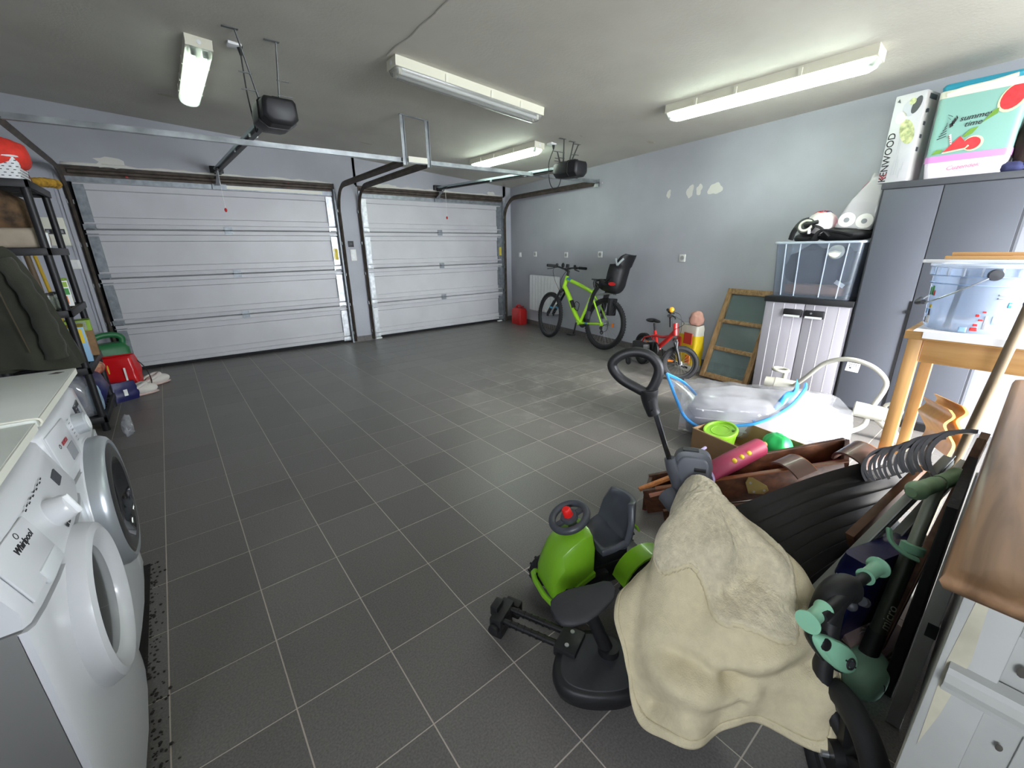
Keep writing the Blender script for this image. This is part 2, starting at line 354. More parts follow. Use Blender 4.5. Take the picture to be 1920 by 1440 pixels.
# --- skirting tiles
m_skirt = mat('grey skirting tile', '64605D', .55, var=(40, .2))
bb = bpy.data.objects.new('baseboard_right', None); COL.objects.link(bb); bb['kind'] = 'structure'
sk = MB().box((.0015, 0, 0), (.2985, .009, .08)).mesh('tile', smooth=False)
for k in range(16):
    o = put('tile', sk, m_skirt if k == 0 else [], bb); p = WR(5.20-.3*k, 0)
    o.matrix_world = frame(p, -wt, (0, 0, 1)); o.matrix_world = M.Translation(p) @ frame((0, 0, 0), -wt, (0, 0, 1))
    e = frame((0, 0, 0), -wt, (0, 0, 1)).to_euler(); o.location = p+wn*(0 if (frame((0, 0, 0), -wt, (0, 0, 1)) @ V((0, 1, 0))).dot(wn) > 0 else .009); o.rotation_euler = e
b2 = bpy.data.objects.new('baseboard_back', None); COL.objects.link(b2); b2['kind'] = 'structure'
for a, c in (((2.275, 5.20, 0), (2.43, 5.212, .08)), ((2.433, 5.20, 0), (2.585, 5.212, .08)), ((5.14, 5.20, 0), (5.31, 5.212, .08)), ((-.80, 5.285, 0), (-.41, 5.3, .08))):
    obj('tile', MB().box(a, c), m_skirt, b2)
# --- the two sectional garage doors
m_door = mat('white garage door panel', 'BDBDC0', .42, var=(3, .06)); m_seal = mat('black door seal', '101012', .8)
m_stile = mat('zinc coated stile', '8E9499', .45, .55, var=(20, .25)); m_stile2 = mat('pale zinc stile', 'C4C8CA', .4, .5, var=(20, .3))
def garage_door(name, mtx, w, stl, str_):
    d = bpy.data.objects.new(name, None); COL.objects.link(d); d['kind'] = 'structure'; d.location = mtx.translation
    H = .51
    prof = [(0, -.004), (.01, -.032), (.052, -.032), (.058, -.016), (.118, -.016), (.126, 0), (H-.126, 0), (H-.118, -.016), (H-.058, -.016), (H-.052, -.032), (H-.01, -.032), (H-.002, -.004), (H-.002, .03), (0, .03)]
    for k in range(4):
        z0 = .035+k*H; mb = MB(mtx)
        mb.loft([[(x, y, z0+z) for z, y in prof] for x in (0, w)]); s = obj('section', mb, m_door, d, ang=15)
        for x, mm in ((.0, stl), (w-.085, str_)):
            mb = MB(mtx).box((x, -.036, z0+.07), (x+.085, -.001, z0+H-.07)).box((x+.02, -.04, z0+.09), (x+.024, -.03, z0+H-.09)); obj('stile', mb, mm, s)
            mb = MB(mtx).box((x-.01, -.042, z0-.006), (x+.09, -.03, z0+.05)).box((x-.01, -.05, z0+.042), (x+.095, -.03, z0+.05)).box((x-.01, -.05, z0-.05), (x+.095, -.03, z0-.042))
            mb.cyl((x+.01, -.05, z0), (x+.075, -.05, z0), .008, 8)
            obj('hinge', mb, mm, s)
        if k:
            mb = MB(mtx).cbox((w/2, -.036, z0-.025), (.085, .008, .035)).cbox((w/2, -.036, z0+.025), (.085, .008, .035)).cyl((w/2-.04, -.043, z0), (w/2+.04, -.043, z0), .007, 8)
            for sx in (-.028, .028):
                for sz in (-.025, .025): mb.cyl((w/2+sx, -.045, z0+sz), (w/2+sx, -.04, z0+sz), .006, 6)
            obj('hinge', mb, m_stile, s)
            mb = MB(mtx)
            for rz_ in (-.047, .047): mb.box((.0, -.046, z0+rz_-.004), (w, -.030, z0+rz_+.004))
            obj('stiffener', mb, m_door, s)
    mb = MB(mtx).box((0, -.012, .004), (w, .03, .036)); obj('bottom_seal', mb, m_seal, d)
    mb = MB(mtx).box((-.16, .034, -.06), (w+.06, .05, 2.3)); obj('light_leak_sheet', mb, m_seal, d)  # unseen backing sheet added to stop sky light leaking round the door
    mb = MB(mtx).box((-.05, -.05, 2.075), (w+.05, .04, 2.178)).box((-.05, -.065, 2.155), (w+.05, -.05, 2.17)).cyl((0, -.06, 2.12), (w, -.06, 2.12), .022, 12)
    obj('spring_housing', mb, m_rust, d)
    mb = MB(mtx).box((-.05, -.045, 2.025), (w+.05, .0, 2.078)); obj('top_rail', mb, m_stile, d)
    mb = MB(mtx).cbox((w/2, -.055, 2.05), (.14, .03, .06)).beam((w/2, -.06, 2.05), (w/2, -.12, 2.16), .03, .006); obj('drawbar_bracket', mb, m_stile, d)
    return d
d1 = garage_door('door_1', T(2.245, 5.30, 0, rz=-2.2) @ T(-2.545, 0, 0), 2.545, m_stile, m_stile2)
m_yel = mat('yellow sticker', 'D8C23A', .6)
mb = MB(T(2.245, 5.30, 0, rz=-2.2)).box((-.075, -.0385, 1.19), (-.02, -.036, 1.34)); obj('sticker', mb, m_yel, d1)
mb = MB(T(2.245, 5.30, 0, rz=-2.2)).box((-1.25, -.048, 2.035), (-.12, -.044, 2.07)); obj('pale_strip', mb, m_ivory, d1)
d2 = garage_door('door_2', T(2.615, 5.275, 0), 2.505, m_stile2, m_stile)
mb = MB(T(2.615, 5.275, 0)).box((2.44, -.0385, 1.19), (2.49, -.036, 1.33)); obj('sticker', mb, m_yel, d2)
for dd, pts in ((d1, ((2.20, 5.25, 2.12), (2.17, 5.25, 2.12))), (d1, ((1.72, 5.262, 2.12),)), (d1, ((.15, 5.32, 2.11),))):
    for p in pts: obj('red_tab', MB().cbox(p, (.022, .01, .045)), m_red, dd)
def track(dd, x, y0, x1, y1, m=m_rust):
    """vertical rail that bends over into the horizontal one under the ceiling"""
    P = [(x, y0, .02), (x, y0, .9), (x, y0, 1.80)]
    for k in range(1, 9):
        a = PI/2*k/9; P.append((x, y0-.32*(1-math.cos(a)), 1.80+.33*math.sin(a)))
    P += [(x, y0-.36, 2.13), (x+(x1-x)*.5, (y0+y1)/2, 2.13), (x1, y1, 2.13)]
    # C profile: side plate and two lips
    mb = MB()
    for dx, dz, r in ((0, 0, .021),): mb.tube(P, r, 4, flat=1.7, up=(0, 1, 0))
    obj('track', mb, m, dd, ang=30)
    mb = MB()
    for k in range(5):
        z = .15+k*.42; mb.cbox((x, y0+.02, z), (.05, .05, .04))
    obj('track_bracket', mb, m_galv, dd)
track(d1, -.345, 5.33, -.36, 3.1); track(d1, 2.29, 5.17, 2.30, 3.12)
track(d2, 2.57, 5.17, 2.55, 3.10); track(d2, 5.145, 5.17, 5.03, 3.02)
mb = MB().box((-.40, 5.27, 0), (-.37, 5.42, 2.17)).box((-.43, 5.29, 0), (-.40, 5.31, 2.17)); obj('jamb', mb, m_wall, d1)
mb = MB().box((2.25, 5.19, .0), (2.272, 5.3, 2.1)); obj('jamb', mb, m_stile, d1)
mb = MB().box((2.588, 5.19, .0), (2.612, 5.28, 2.1)); obj('jamb', mb, m_stile, d2)
mb = MB().box((5.12, 5.19, .0), (5.138, 5.28, 2.1)); obj('jamb', mb, m_stile, d2)
struct('trim_2', MB().box((5.155, 5.185, 0.08), (5.19, 5.211, 1.95)), m_wall)
for x in (2.66, 5.02): obj('floor_catch', MB().cbox((x, 5.22, .012), (.09, .04, .02)), m_white, d2)
# ================================================================ things on the ceiling
cn = V((.07, 0, 1)).normalized()
def CZ(x, y, d=0): return V((x, y, cz(x)))-cn*d
t = thing('ceiling_rail', 'long galvanised crossbar hung under the ceiling across both garage doors', 'rail', (2.3, 3.1, 2.1))
mb = MB(); mb.beam((-.50, 3.20, 2.125), (5.03, 2.98, 2.125), .035, .004); mb.beam((-.50, 3.217, 2.145), (5.03, 2.997, 2.145), .004, .045)
obj('crossbar', mb, m_galv, t)
for x, y in ((2.30, 3.075), (2.555, 3.065)):
    mb = MB(); mb.beam((x, y, 2.1), (x, y, cz(x)), .004, .035, up=(1, 0, 0)); mb.beam((x+.016, y, 2.1), (x+.016, y, cz(x)), .035, .004, up=(1, 0, 0)); obj('post', mb, m_galv, t)
mb = MB(); mb.beam((2.28, 3.07, cz(2.28)-.006), (2.58, 3.065, cz(2.58)-.006), .03, .004); obj('ceiling_strap', mb, m_galv, t)
mb = MB(); mb.beam((2.33, 3.05, 2.15), (2.53, 3.043, 2.15), .004, .05); obj('cover_plate', mb, m_ivory, t)
mb = MB(); mb.box((5.02, 2.95, 2.08), (5.028, 3.03, 2.17)); mb.box((5.02, 2.95, 2.12), (5.04, 3.03, 2.13)); obj('wall_bracket', mb, m_galv, t)
# --- fluorescent battens
m_cream = mat('cream fixture housing', 'DAD8C6', .4); m_tubes = [mat('lit fluorescent tube %d' % k, 'F3FFF4', emit=w) for k, w in enumerate(TUBE_W)]; m_tubeoff = mat('unlit tube glass', 'C9CDCB', .2)
m_diff = clear('clear ribbed diffuser', 'D9DAD6', .3, .16, .5); m_difflit = clear('milky lit diffuser', 'EAF3F2', .5, .2, .2, translucent=True)
m_cap = mat('dark lamp holder', '3A3B3A', .5)
def batten(p, q, lit, label, wide=.15):
    c = (V(p)+V(q))/2; L = (V(q)-V(p)).length; F = frame(c, V(q)-V(p), -cn)     # local Z points down
    t = thing('batten_light', label, 'ceiling light', c, group='fluorescent ceiling lights'); h = L/2; w = wide/2
    ring = lambda x, s=1: [(x, -w, 0), (x, w, 0), (x, w*.98, .05), (x, w, .055), (x, w, .062), (x, -w, .062), (x, -w, .055), (x, -w*.98, .05)]
    mb = MB(F); mb.loft([ring(-h), ring(h)]); obj('housing', mb, m_cream, t)
    def dr(x, k, e=0): return [(x, -w*.97*math.cos(PI*i/10)*(1-e*.25), .062+k*.055*math.sin(PI*i/10)**.75) for i in range(11)]
    mb = MB(F); mb.loft([dr(-h+.005, .1, 1), dr(-h+.02, .75, .5), dr(-h+.06, 1), dr(h-.06, 1), dr(h-.02, .75, .5), dr(h-.005, .1, 1)], ringclosed=True)
    obj('diffuser', mb, m_difflit if lit else m_diff, t, ang=60)
    for s in (-.032, .032):
        mb = MB(F); mb.cyl((-h+.05, s, .083), (h-.05, s, .083), .013, 12); obj('tube', mb, m_tubes[lit-1] if lit else m_tubeoff, t)
    mb = MB(F)
    for x in (-h+.045, h-.045):
        for s in (-.032, .032): mb.cbox((x, s, .08), (.022, .03, .036))
    obj('lamp_holder', mb, m_cap if lit else m_ivory, t)
    for x in (-h*.42, h*.18, h*.62):
        for s in (-1, 1): obj('clip', MB(F).cbox((x, s*(w+.003), .04), (.022, .008, .05)), m_ivory, t)
    obj('end_plug', MB(F).cyl((-h-.004, 0, .03), (-h+.002, 0, .03), .013, 12), m_white, t)
    return t
batten(CZ(.735, 2.69), CZ(.735, 3.98), 1, 'lit two-tube ceiling light beside the opener of the wide garage door')
batten(CZ(1.77, 2.07), CZ(3.13, 2.06), 0, 'unlit ceiling light with clear grey diffuser in the middle of the ceiling')
batten(CZ(3.80, 2.78), CZ(3.78, 4.05), 2, 'lit ceiling light above the rail of the small garage door opener')
batten(CZ(3.87, -.18), CZ(3.87, 1.22), 3, 'brightest lit ceiling light nearest the tall grey cabinet')
# --- garage door openers
m_open = mat('black opener housing', '17181B', .5); m_hang = mat('dull hanger steel', '6E706F', .5, .6); m_cord = mat('black cord', '121214', .6); m_alu = mat('aluminium rail', 'A9B6BA', .35, .6)
def opener(c, end, label, tilt, hang, cord0):
    c = V(c); end = V(end); d = (end-c).normalized(); t = thing('garage_door_opener', label, 'door opener', c)
    F = frame(c, d, (0, 0, 1))
    def rg(x, w, z0, z1): return [(x, -w, z0+.04), (x, -w*.55, z0), (x, w*.55, z0), (x, w, z0+.04), (x, w*.95, z1-.02), (x, w*.8, z1), (x, -w*.8, z1), (x, -w*.95, z1-.02)]
    mb = MB(F); mb.loft([rg(-.19, .085, -.06, .055), rg(-.17, .105, -.085, .07), rg(.05, .115, -.09, .075), rg(.14, .105, -.08, .06)]); mb.cbox((-.05, 0, .08), (.12, .05, .02))
    obj('motor_housing', mb, m_open, t, bev=.006)
    obj('seam', MB(F).loft([rg(-.076, .116, -.092, .077), rg(-.070, .116, -.092, .077)]), m_black, t)
    mb = MB(); mb.beam(c+d*.14+V((0, 0, .03)), end+V((0, 0, .03)), .062, .026); obj('rail', mb, m_alu, t)
    mb = MB(); mb.beam(c+d*.14+V((0, 0, .008)), end+V((0, 0, .008)), .04, .026); obj('belt_channel', mb, m_black, t)
    for k, s in ((.25, 1), (.5, 1)):
        p = c+(end-c)*k; obj('rail_clip', MB(frame(p, d, (0, 0, 1))).cbox((0, 0, .02), (.03, .06, .05)), m_white if k < .4 else m_alu, t)
    for top, bot in hang:
        mb = MB(); mb.beam(bot, top, .012, .003, up=(1, 0, 0)); mb.beam(V(bot)+V((0, .012, .0)), V(top)+V((0, .004, 0)), .003, .010, up=(1, 0, 0))
        mb.beam(V(top)-V((.07, 0, .002)), V(top)+V((.02, 0, -.002)), .025, .003)
        for f in (.18, .42):
            p = V(bot).lerp(V(top), f); s = -1 if top[0] < c.x else 1; mb.cyl(p-V((.01*s, 0, 0)), p+V((.075*s*(1.3-f), 0, 0)), .004, 6)
        obj('hanger', mb, m_hang, t)
    P = [V(cord0), V(cord0)-V((0, 0, .05)), V(cord0)+V((.0, .02, -.25)), c+d*.25+V((-.075, 0, .02)), c+d*.24+V((-.07, 0, -.06)), c+d*.2+V((-.05, 0, .02)), c+d*.16+V((-.05, 0, .09)), c+d*.08+V((-.03, 0, .07))] if tilt else \
        [V(cord0), V(cord0)-V((0, 0, .05)), V(cord0)+V((-.05, .02, -.2)), c+d*.22+V((-.07, 0, -.1)), c+d*.18+V((-.05, 0, -.18)), c+d*.13+V((-.02, 0, -.16)), c+d*.10+V((.0, 0, -.05))]
    mb = MB(); mb.tube(crom(P, 6), .0045, 6); obj('cord', mb, m_cord, t)
    mb = MB(); mb.cyl(V(cord0), V(cord0)-V((0, 0, .055)), .02, 10, .007); obj('plug', mb, m_cord, t)
    mb = MB(); mb.cbox((cord0[0]-.03, cord0[1], cord0[2]+.0), (.08, .08, .025)); obj('ceiling_socket', mb, m_white, t, bev=.006)
    mb = MB(); mb.cbox(end+V((0, .02, .03)), (.13, .05, .07)); mb.cbox(end+V((.0, -.03, .0)), (.07, .05, .05)); obj('header_bracket', mb, m_black, t, bev=.004)
    p = end+V((-.02, -.25, 0))
    mb = MB(); mb.cyl(p, p-V((0, 0, .40)), .002, 6); obj('pull_cord', mb, m_whitep, t)
    mb = MB(); mb.ball(p-V((0, 0, .42)), .014, .014, .022); obj('pull_knob', mb, m_red, t)
    obj('trolley', MB().cbox(p+V((0, 0, .0)), (.035, .1, .03)), m_black, t, bev=.003)
    mb = MB(); mb.beam(p-V((0, .02, .0)), (p.x, end.y+.06, 2.06), .025, .005); obj('draw_arm', mb, m_galv, t)
opener((1.045, 2.40, 2.18), (.965, 5.17, 2.19), 'black garage door opener with silver rail above the wide door', 1,
       [((.90, 2.40, cz(.90)), (.985, 2.44, 2.25)), ((1.128, 2.40, cz(1.128)), (1.10, 2.44, 2.25))], (.955, 2.64, cz(.955)))
opener((3.98, 2.50, 2.13), (3.84, 5.16, 2.19), 'black garage door opener with silver rail above the narrow door', 0,
       [((3.90, 2.50, cz(3.9)), (3.93, 2.53, 2.2)), ((4.05, 2.50, cz(4.05)), (4.02, 2.53, 2.2)), ((3.92, 2.62, cz(3.9)-.1), (3.95, 2.6, 2.2)), ((4.04, 2.42, cz(4.05)-.04), (3.97, 2.45, 2.2))], (3.955, 2.72, cz(3.955)))
# --- switches, sockets, radiator
m_sock = mat('white socket plastic', 'E3E3DE', .35)
def socket(p, n, up, label, w=.078, h=.08, hole=True):
    mb = MB(frame(p, up.cross(n), n)); t = thing('wall_socket', label, 'socket', p)
    obj('plate', mb.cbox((0, 0, .006), (w, h, .012)), m_sock, t, bev=.003)
    if hole:
        obj('recess', MB(frame(p, up.cross(n), n)).lathe([(.026, .0122), (.026, .014), (.021, .014), (.019, .0125)], 20).cyl((0, 0, .0118), (0, 0, .0128), .019, 16), mat('grey socket recess', 'A3A5A3', .5), t)
        mb = MB(frame(p, up.cross(n), n))
        for s in (-.0095, .0095): mb.cyl((s, 0, .0125), (s, 0, .0135), .0035, 8)
        obj('pin_hole', mb, m_print, t)
    else:
        obj('rocker', MB(frame(p, up.cross(n), n)).cbox((0, 0, .013), (w*.55, h*.6, .006)), m_white, t, bev=.002)
    return t
UP = V((0, 0, 1))
for y, z, lb in ((1.545, 1.178, 'white wall socket above the small red bike, alone on the wall'), (2.87, 1.212, 'white wall socket left of the black child seat'), (3.613, 1.201, 'white wall socket just above the bike handlebar'), (4.435, 1.21, 'white wall socket second from the far corner')):
    socket(WR(y, z), wn, UP, lb)
socket(WR(4.90, 1.20), wn, UP, 'white wall switch nearest the far corner by the garage door', hole=False)
NB = V((0, -1, 0))
t = thing('door_control', 'black square control panel on the pillar between the garage doors', 'switch', (2.402, 5.21, 1.40)); obj('plate', MB().cbox((2.402, 5.204, 1.40), (.075, .014, .08)), m_black, t, bev=.003)
obj('button', MB().cbox((2.402, 5.196, 1.40), (.03, .006, .03)), m_dark, t)
t = thing('light_switch', 'tall white double switch below the black control panel on the pillar', 'switch', (2.42, 5.21, 1.25)); obj('plate', MB().cbox((2.42, 5.204, 1.25), (.08, .012, .155)), m_sock, t, bev=.003)
for dz in (-.036, .036): obj('rocker', MB().cbox((2.42, 5.196, 1.25+dz), (.045, .006, .045)), m_white, t, bev=.002)
t = thing('fuse_box', 'white fuse box with dark breaker window left of the wide garage door', 'fuse box', (-.50, 5.3, 1.53))
obj('case', MB().box((-.60, 5.245, 1.40), (-.43, 5.30, 1.67)), m_ivory, t, bev=.006); obj('window', MB().box((-.585, 5.241, 1.51), (-.445, 5.247, 1.56)), m_dark, t)
for k in range(5): obj('breaker', MB().box((-.575+k*.025, 5.236, 1.52), (-.557+k*.025, 5.243, 1.548)), m_black if k % 2 else m_grey, t)
t = thing('wall_socket', 'white wide switch plate under the fuse box', 'socket', (-.47, 5.3, 1.22)); obj('plate', MB().box((-.52, 5.288, 1.17), (-.41, 5.30, 1.26)), m_sock, t, bev=.003); obj('rocker', MB().box((-.495, 5.284, 1.195), (-.435, 5.29, 1.235)), m_white, t)
t = thing('radiator', 'white ribbed electric radiator behind the front wheel of the green bike', 'radiator', WR(4.07, .28))
for k in range(9):
    y = 4.46-.085*k; p = WR(y, .28, .045); mb = MB(frame(p, -wt, (0, 0, 1))).box((-.04, -.035, 0), (.04, .035, .59)); obj('fin', mb, m_white, t, bev=.012)
obj('top_grille', MB(frame(WR(4.12, .865, .045), -wt, (0, 0, 1))).cbox((0, 0, 0), (.74, .05, .012)), m_white, t)
# ================================================================ laundry on the left
m_app = mat('white appliance enamel', 'C4C6C8', .28, coat=.3); m_side = mat('light grey steel side', '6C6C6A', .4); m_silver = mat('silver door ring', 'A3A9AD', .3, .55)
m_glass = mat('dark door glass', '15171B', .08, coat=.6, spec=.8)
def washer(y0, w, label, kind):
    x0, h = -.70, .845; t = thing('washing_machine', label, 'washing machine', (-.4, y0+w/2, 0)); A = kind == 'ring'
    # bowed front: profile in x (towards the room) by height
    def fx(z, s):        # s 0..1 across the width
        bow = .012*math.sin(PI*s) if A else .024*math.sin(PI*min(1, max(0, s)))**.6
        base = (-.078 if z < .62 else -.078-(z-.62)*.12) if A else (-.068 if z < .70 else -.068-(z-.70)*.33)
        return base+bow-(.004 if not A else .02)*(1 if s in (0, 1) else 0)
    obj('cabinet', (MB().box((x0, y0, .02), (-.125, y0+w, h)) if A else MB().box((x0, y0, .02), (-.078, y0+w, .664)).box((x0, y0, .664), (-.128, y0+w, h-.004))), m_side if not A else m_app, t, bev=.006)
    ss = [0, .02, .1, .25, .5, .75, .9, .98, 1]
    zs = [.02, .1, .3, .5, .66]; g = [[(fx(z, s), y0+s*w, z) for z in zs] for s in ss]
    rings = []
    for z in zs: rings.append([(fx(z, s), y0+s*w, z) for s in ss]+[(-.13 if A else -.085, y0+w, z), (-.13 if A else -.085, y0, z)])
    obj('front_panel', MB().loft(rings), m_app, t, ang=50)
    zt = [.668, .70, .75, .80, h-.012, h]; rings = []
    for z in zt:
        e = .016 if z == h else (.004 if z < .67 else 0)
        rings.append([(fx(z, s)-e, y0+s*w, z) for s in ss]+[(-.13, y0+w, z), (-.13, y0, z)])
    panel = obj('control_panel', MB().loft(rings), m_app, t, ang=50)
    cy, cz_, r = (y0+.30, .475, .235) if A else (y0+.30, .48, .20)
    F = frame((-.078 if A else -.062, cy, cz_), (0, 1, 0), (1, 0, 0))
    if A:
        ring = [(r, -.02), (r, .03), (r-.008, .046), (r-.022, .054), (r-.032, .052), (r-.036, .03), (r-.04, -.02)]
        d = obj('door', MB(F).lathe(ring, 56, closed=True), m_silver, t)
        obj('glass', MB(F).lathe([(0, .02), (.10, .022), (r-.105, .03), (r-.085, .056), (r-.06, .058), (r-.033, .05), (r-.033, .03), (r-.10, .01), (0, .005)], 48), m_glass, d)
        obj('rim', MB(F).torus(r-.004, .008, T(0, 0, .0), 56, 8), m_app, d)
    else:
        ring = [(r, -.01), (r+.004, .02), (r-.006, .045), (r-.022, .052), (r-.04, .047), (r-.056, .03), (r-.062, -.01)]
        d = obj('door', MB(F).lathe(ring, 56, closed=True), m_app, t)
        obj('glass', MB(F).lathe([(r-.06, .028), (r-.07, .015), (r-.10, -.02), (0, -.035), (0, -.04), (r-.10, -.03), (r-.062, .0)], 48), mat('dark bowl glass', '2B3032', .12, coat=.4), d)
        obj('drum', MB(F).lathe([(0, -.09), (r-.05, -.09), (r-.05, -.082), (0, -.082)], 40), mat('dark drum', '202326', .4, .5), d)
    # control panel furniture; local frame on the panel: x along +y, y up, z out
    zc = .76; nx = V((1, 0, .12 if A else .35)).normalized(); P = lambda y, z, o=0: (lambda n_: frame(V((fx(z, y/w), y0+y, z))+n_*o, (-n_.y/n_.x*0+(fx(z, y/w+.02)-fx(z, y/w-.02))/(.04*w), 1, 0), n_))(V((1, -(fx(z, y/w+.02)-fx(z, y/w-.02))/(.04*w), -(fx(z+.01, y/w)-fx(z-.01, y/w))/.02)).normalized())
    if A:
        obj('knob', MB(P(.33, .765)).lathe([(.0, .032), (.03, .032), (.034, .028), (.036, 0), (.041, -.004)], 28), mat('silver knob', 'B9BEC1', .35, .4), panel)
        obj('knob_face', MB(P(.33, .765)).cyl((0, 0, .0315), (0, 0, .0335), .024, 24), m_white, panel)
        obj('display', MB(P(.46, .775)).cbox((0, 0, .001), (.11, .062, .004)), mat('dark display', '2C2F35', .15), panel)
        obj('display_scale', MB(P(.485, .765)).cbox((0, 0, .0035), (.03, .05, .002)), mat('grey display strip', '8F959B', .3), panel)
        obj('detergent_drawer', MB(P(.12, .765)).cbox((0, 0, .001), (.19, .125, .006)), m_app, panel, bev=.003)
        obj('drawer_grip', MB(P(.155, .735)).cbox((0, 0, .0045), (.06, .045, .004)), m_grey, panel)
        text('lettering', 'BOSCH', .016, P(.13, .775, .0062), mat('dark red print', '9A3036', .6), panel, bold=.0003)
        obj('badge', MB(P(.085, .775, .004)).torus(.006, .0012, None, 16, 6), m_print, panel)
        dots('print', [(.23+.0-.30+.012*i*0, .04-.012*i, .018, .002) for i in range(7)]+[(.10, .04-.012*i, .016, .002) for i in range(7)], P(.33, .765, .002), m_grey, panel)
        obj('filter_flap', MB().cbox((-.074, y0+.50, .09), (.008, .11, .1)), m_app, t, bev=.003)
    else:
        obj('knob', MB(P(.30, .745)).lathe([(0, .034), (.026, .034), (.03, .028), (.034, 0), (.042, -.004)], 28), m_app, panel)
        obj('knob_grip', MB(P(.30, .745)).cbox((0, 0, .036), (.012, .054, .014)), m_white, panel, bev=.004)
        dots('print', [(-.10+.018*i, .048+.003*(i % 2), .011, .0025) for i in range(10)]+[(-.02+.02*i, -.052, .012, .008) for i in range(5)], P(.32, .755, .003), m_print, panel)
        obj('display', MB(P(.475, .765)).cbox((0, 0, .001), (.06, .028, .003)), m_dark, panel)
        obj('detergent_drawer', MB(P(.11, .75)).cbox((0, 0, .001), (.17, .11, .006)), m_app, panel, bev=.004)
        obj('drawer_grip', MB(P(.14, .705)).cbox((0, 0, .001), (.1, .035, .012)), mat('pale grey grip', 'C4C8CA', .4), panel, bev=.006)  # pale grey grip, close to the panel's own tone
        text('lettering', 'Whirlpool', .020, P(.13, .772, .0045), m_print, panel, bold=.0003, shear=.25)
        obj('badge', MB(P(.13, .79, .004)).torus(.006, .001, None, 20, 6, flat=1), m_print, panel)
    for y in (y0+.05, y0+w-.05):
        obj('foot', MB().cyl((-.17, y, 0), (-.17, y, .03), .02, 12), m_black, t); obj('foot', MB().cyl((-.64, y, 0), (-.64, y, .03), .02, 12), m_black, t)
    return t
washer(.50, .60, 'white front-loading washer with wide silver door ring and dark glass', 'ring')
washer(-.105, .598, 'white front-loading washer with white door ring, nearest at the left edge', 'plain')
m_lam = mat('pale greenish white laminate', 'D3D7CF', .4, var=(4, .05)); m_edge = mat('worn ivory edge', 'CFCFC2', .5)
for nm, a, b, lb in (('worktop', (-.80, .545, .858), (-.10, 1.245, .880), 'far pale laminate worktop panel over the silver-ringed washer'), ('worktop', (-.80, -.32, .852), (-.105, .535, .874), 'near pale laminate worktop panel over the white-ringed washer')):
    t = thing(nm, lb, 'worktop', ((a[0]+b[0])/2, (a[1]+b[1])/2, a[2])); obj('board', MB().box(a, (b[0]-.004, b[1], b[2])), m_lam, t, bev=.0015); obj('edge_strip', MB().box((b[0]-.004, a[1], a[2]), (b[0], b[1], b[2]-.001)), m_edge, t)
    if a[1] > .5: obj('chipped_mark', MB().prism([(-.17, 1.18), (-.14, 1.17), (-.125, 1.19), (-.15, 1.205)], .8798, .8806), mat('dark chip', '45423C', .9), t)
mb = MB(); mb.tube(crom([(-.6, .54, .8815), (-.35, .542, .8815), (-.2, .548, .883), (-.11, .54, .884), (-.095, .54, .874), (-.1, .545, .862)], 5), .003, 6); solo('cord_tie', mb, m_ivory, 'thin ivory cord lying along the seam between the worktop panels', 'cord')
# debris strip along the plinth
mb = MB(); rnd = random.Random(9)
for k in range(230):
    y = rnd.uniform(-.15, 1.08); x = -.062+abs(rnd.gauss(0, .022))+(.02 if y < .4 else 0); s = rnd.uniform(.002, .006); mb.ball((x, y, s*.4), s, s*rnd.uniform(.6, 1.4), s*.5, 5, 4)
o = obj('dust_debris', mb, mat('dark swept dirt', '2B2824', .95), None); o['kind'] = 'stuff'; tag(o, 'dark dirt and crumbs along the washer plinths', 'debris'); o['kind'] = 'stuff'
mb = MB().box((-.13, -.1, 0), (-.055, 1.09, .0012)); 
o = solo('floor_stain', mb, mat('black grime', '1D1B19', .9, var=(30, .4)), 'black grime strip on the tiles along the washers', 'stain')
# ================================================================ black shelving unit and what it holds
t = thing('shelving_unit', 'black plastic shelving unit with five tiers against the left wall', 'shelves', (-.54, 3.57, 0))
for x in (-.345, -.735):
    for y in (3.23, 3.91): obj('post', MB().cyl((x, y, 0), (x, y, 1.78), .023, 14), m_black, t)
for z in (1.785, 1.36, .935, .51, .12):
    mb = MB()
    for a, b in (((-.765, 3.20, z-.05), (-.315, 3.225, z)), ((-.765, 3.915, z-.05), (-.315, 3.94, z)), ((-.765, 3.20, z-.05), (-.74, 3.94, z)), ((-.34, 3.20, z-.05), (-.315, 3.94, z))): mb.box(a, b)
    for k in range(9): mb.box((-.76, 3.225+.078*k, z-.03), (-.32, 3.265+.078*k, z-.008))
    obj('shelf', mb, m_black, t, bev=.004)
zt = 1.785
t = thing('perforated_basket', 'white perforated basket on top of the black shelving', 'basket', (-.47, 3.36, zt))
def rr(w, d, r, z, n=5):
    P = []
    for cx, cy, a in ((w-r, d-r, 0), (-w+r, d-r, 90), (-w+r, -d+r, 180), (w-r, -d+r, 270)):
        for k in range(n+1): b = R(a+90*k/n); P.append((cx+r*math.cos(b), cy+r*math.sin(b), z))
    return P
B = T(-.47, 3.37, zt)
obj('basket_body', MB(B).loft([rr(.12, .13, .03, 0), rr(.14, .15, .035, .135), rr(.135, .145, .033, .135), rr(.115, .125, .03, .006)]), m_white, t)
obj('rim', MB(B).tube(rr(.142, .152, .036, .135), .006, 6, closed=True), m_white, t)
mb = MB(B)
for i in range(6):
    for j in range(8):
        mb.cbox((.121+.0185*(i+.5)/7*1.05, -.11+.031*j+(.015 if i % 2 else 0), .02+.018*i), (.004, .012, .005)); mb.cbox((-.11+.031*j+(.015 if i % 2 else 0), -.131-.0185*(i+.5)/7*1.05, .02+.018*i), (.012, .004, .005))
obj('perforation', mb, mat('dark hole', '55585A', .9), t)
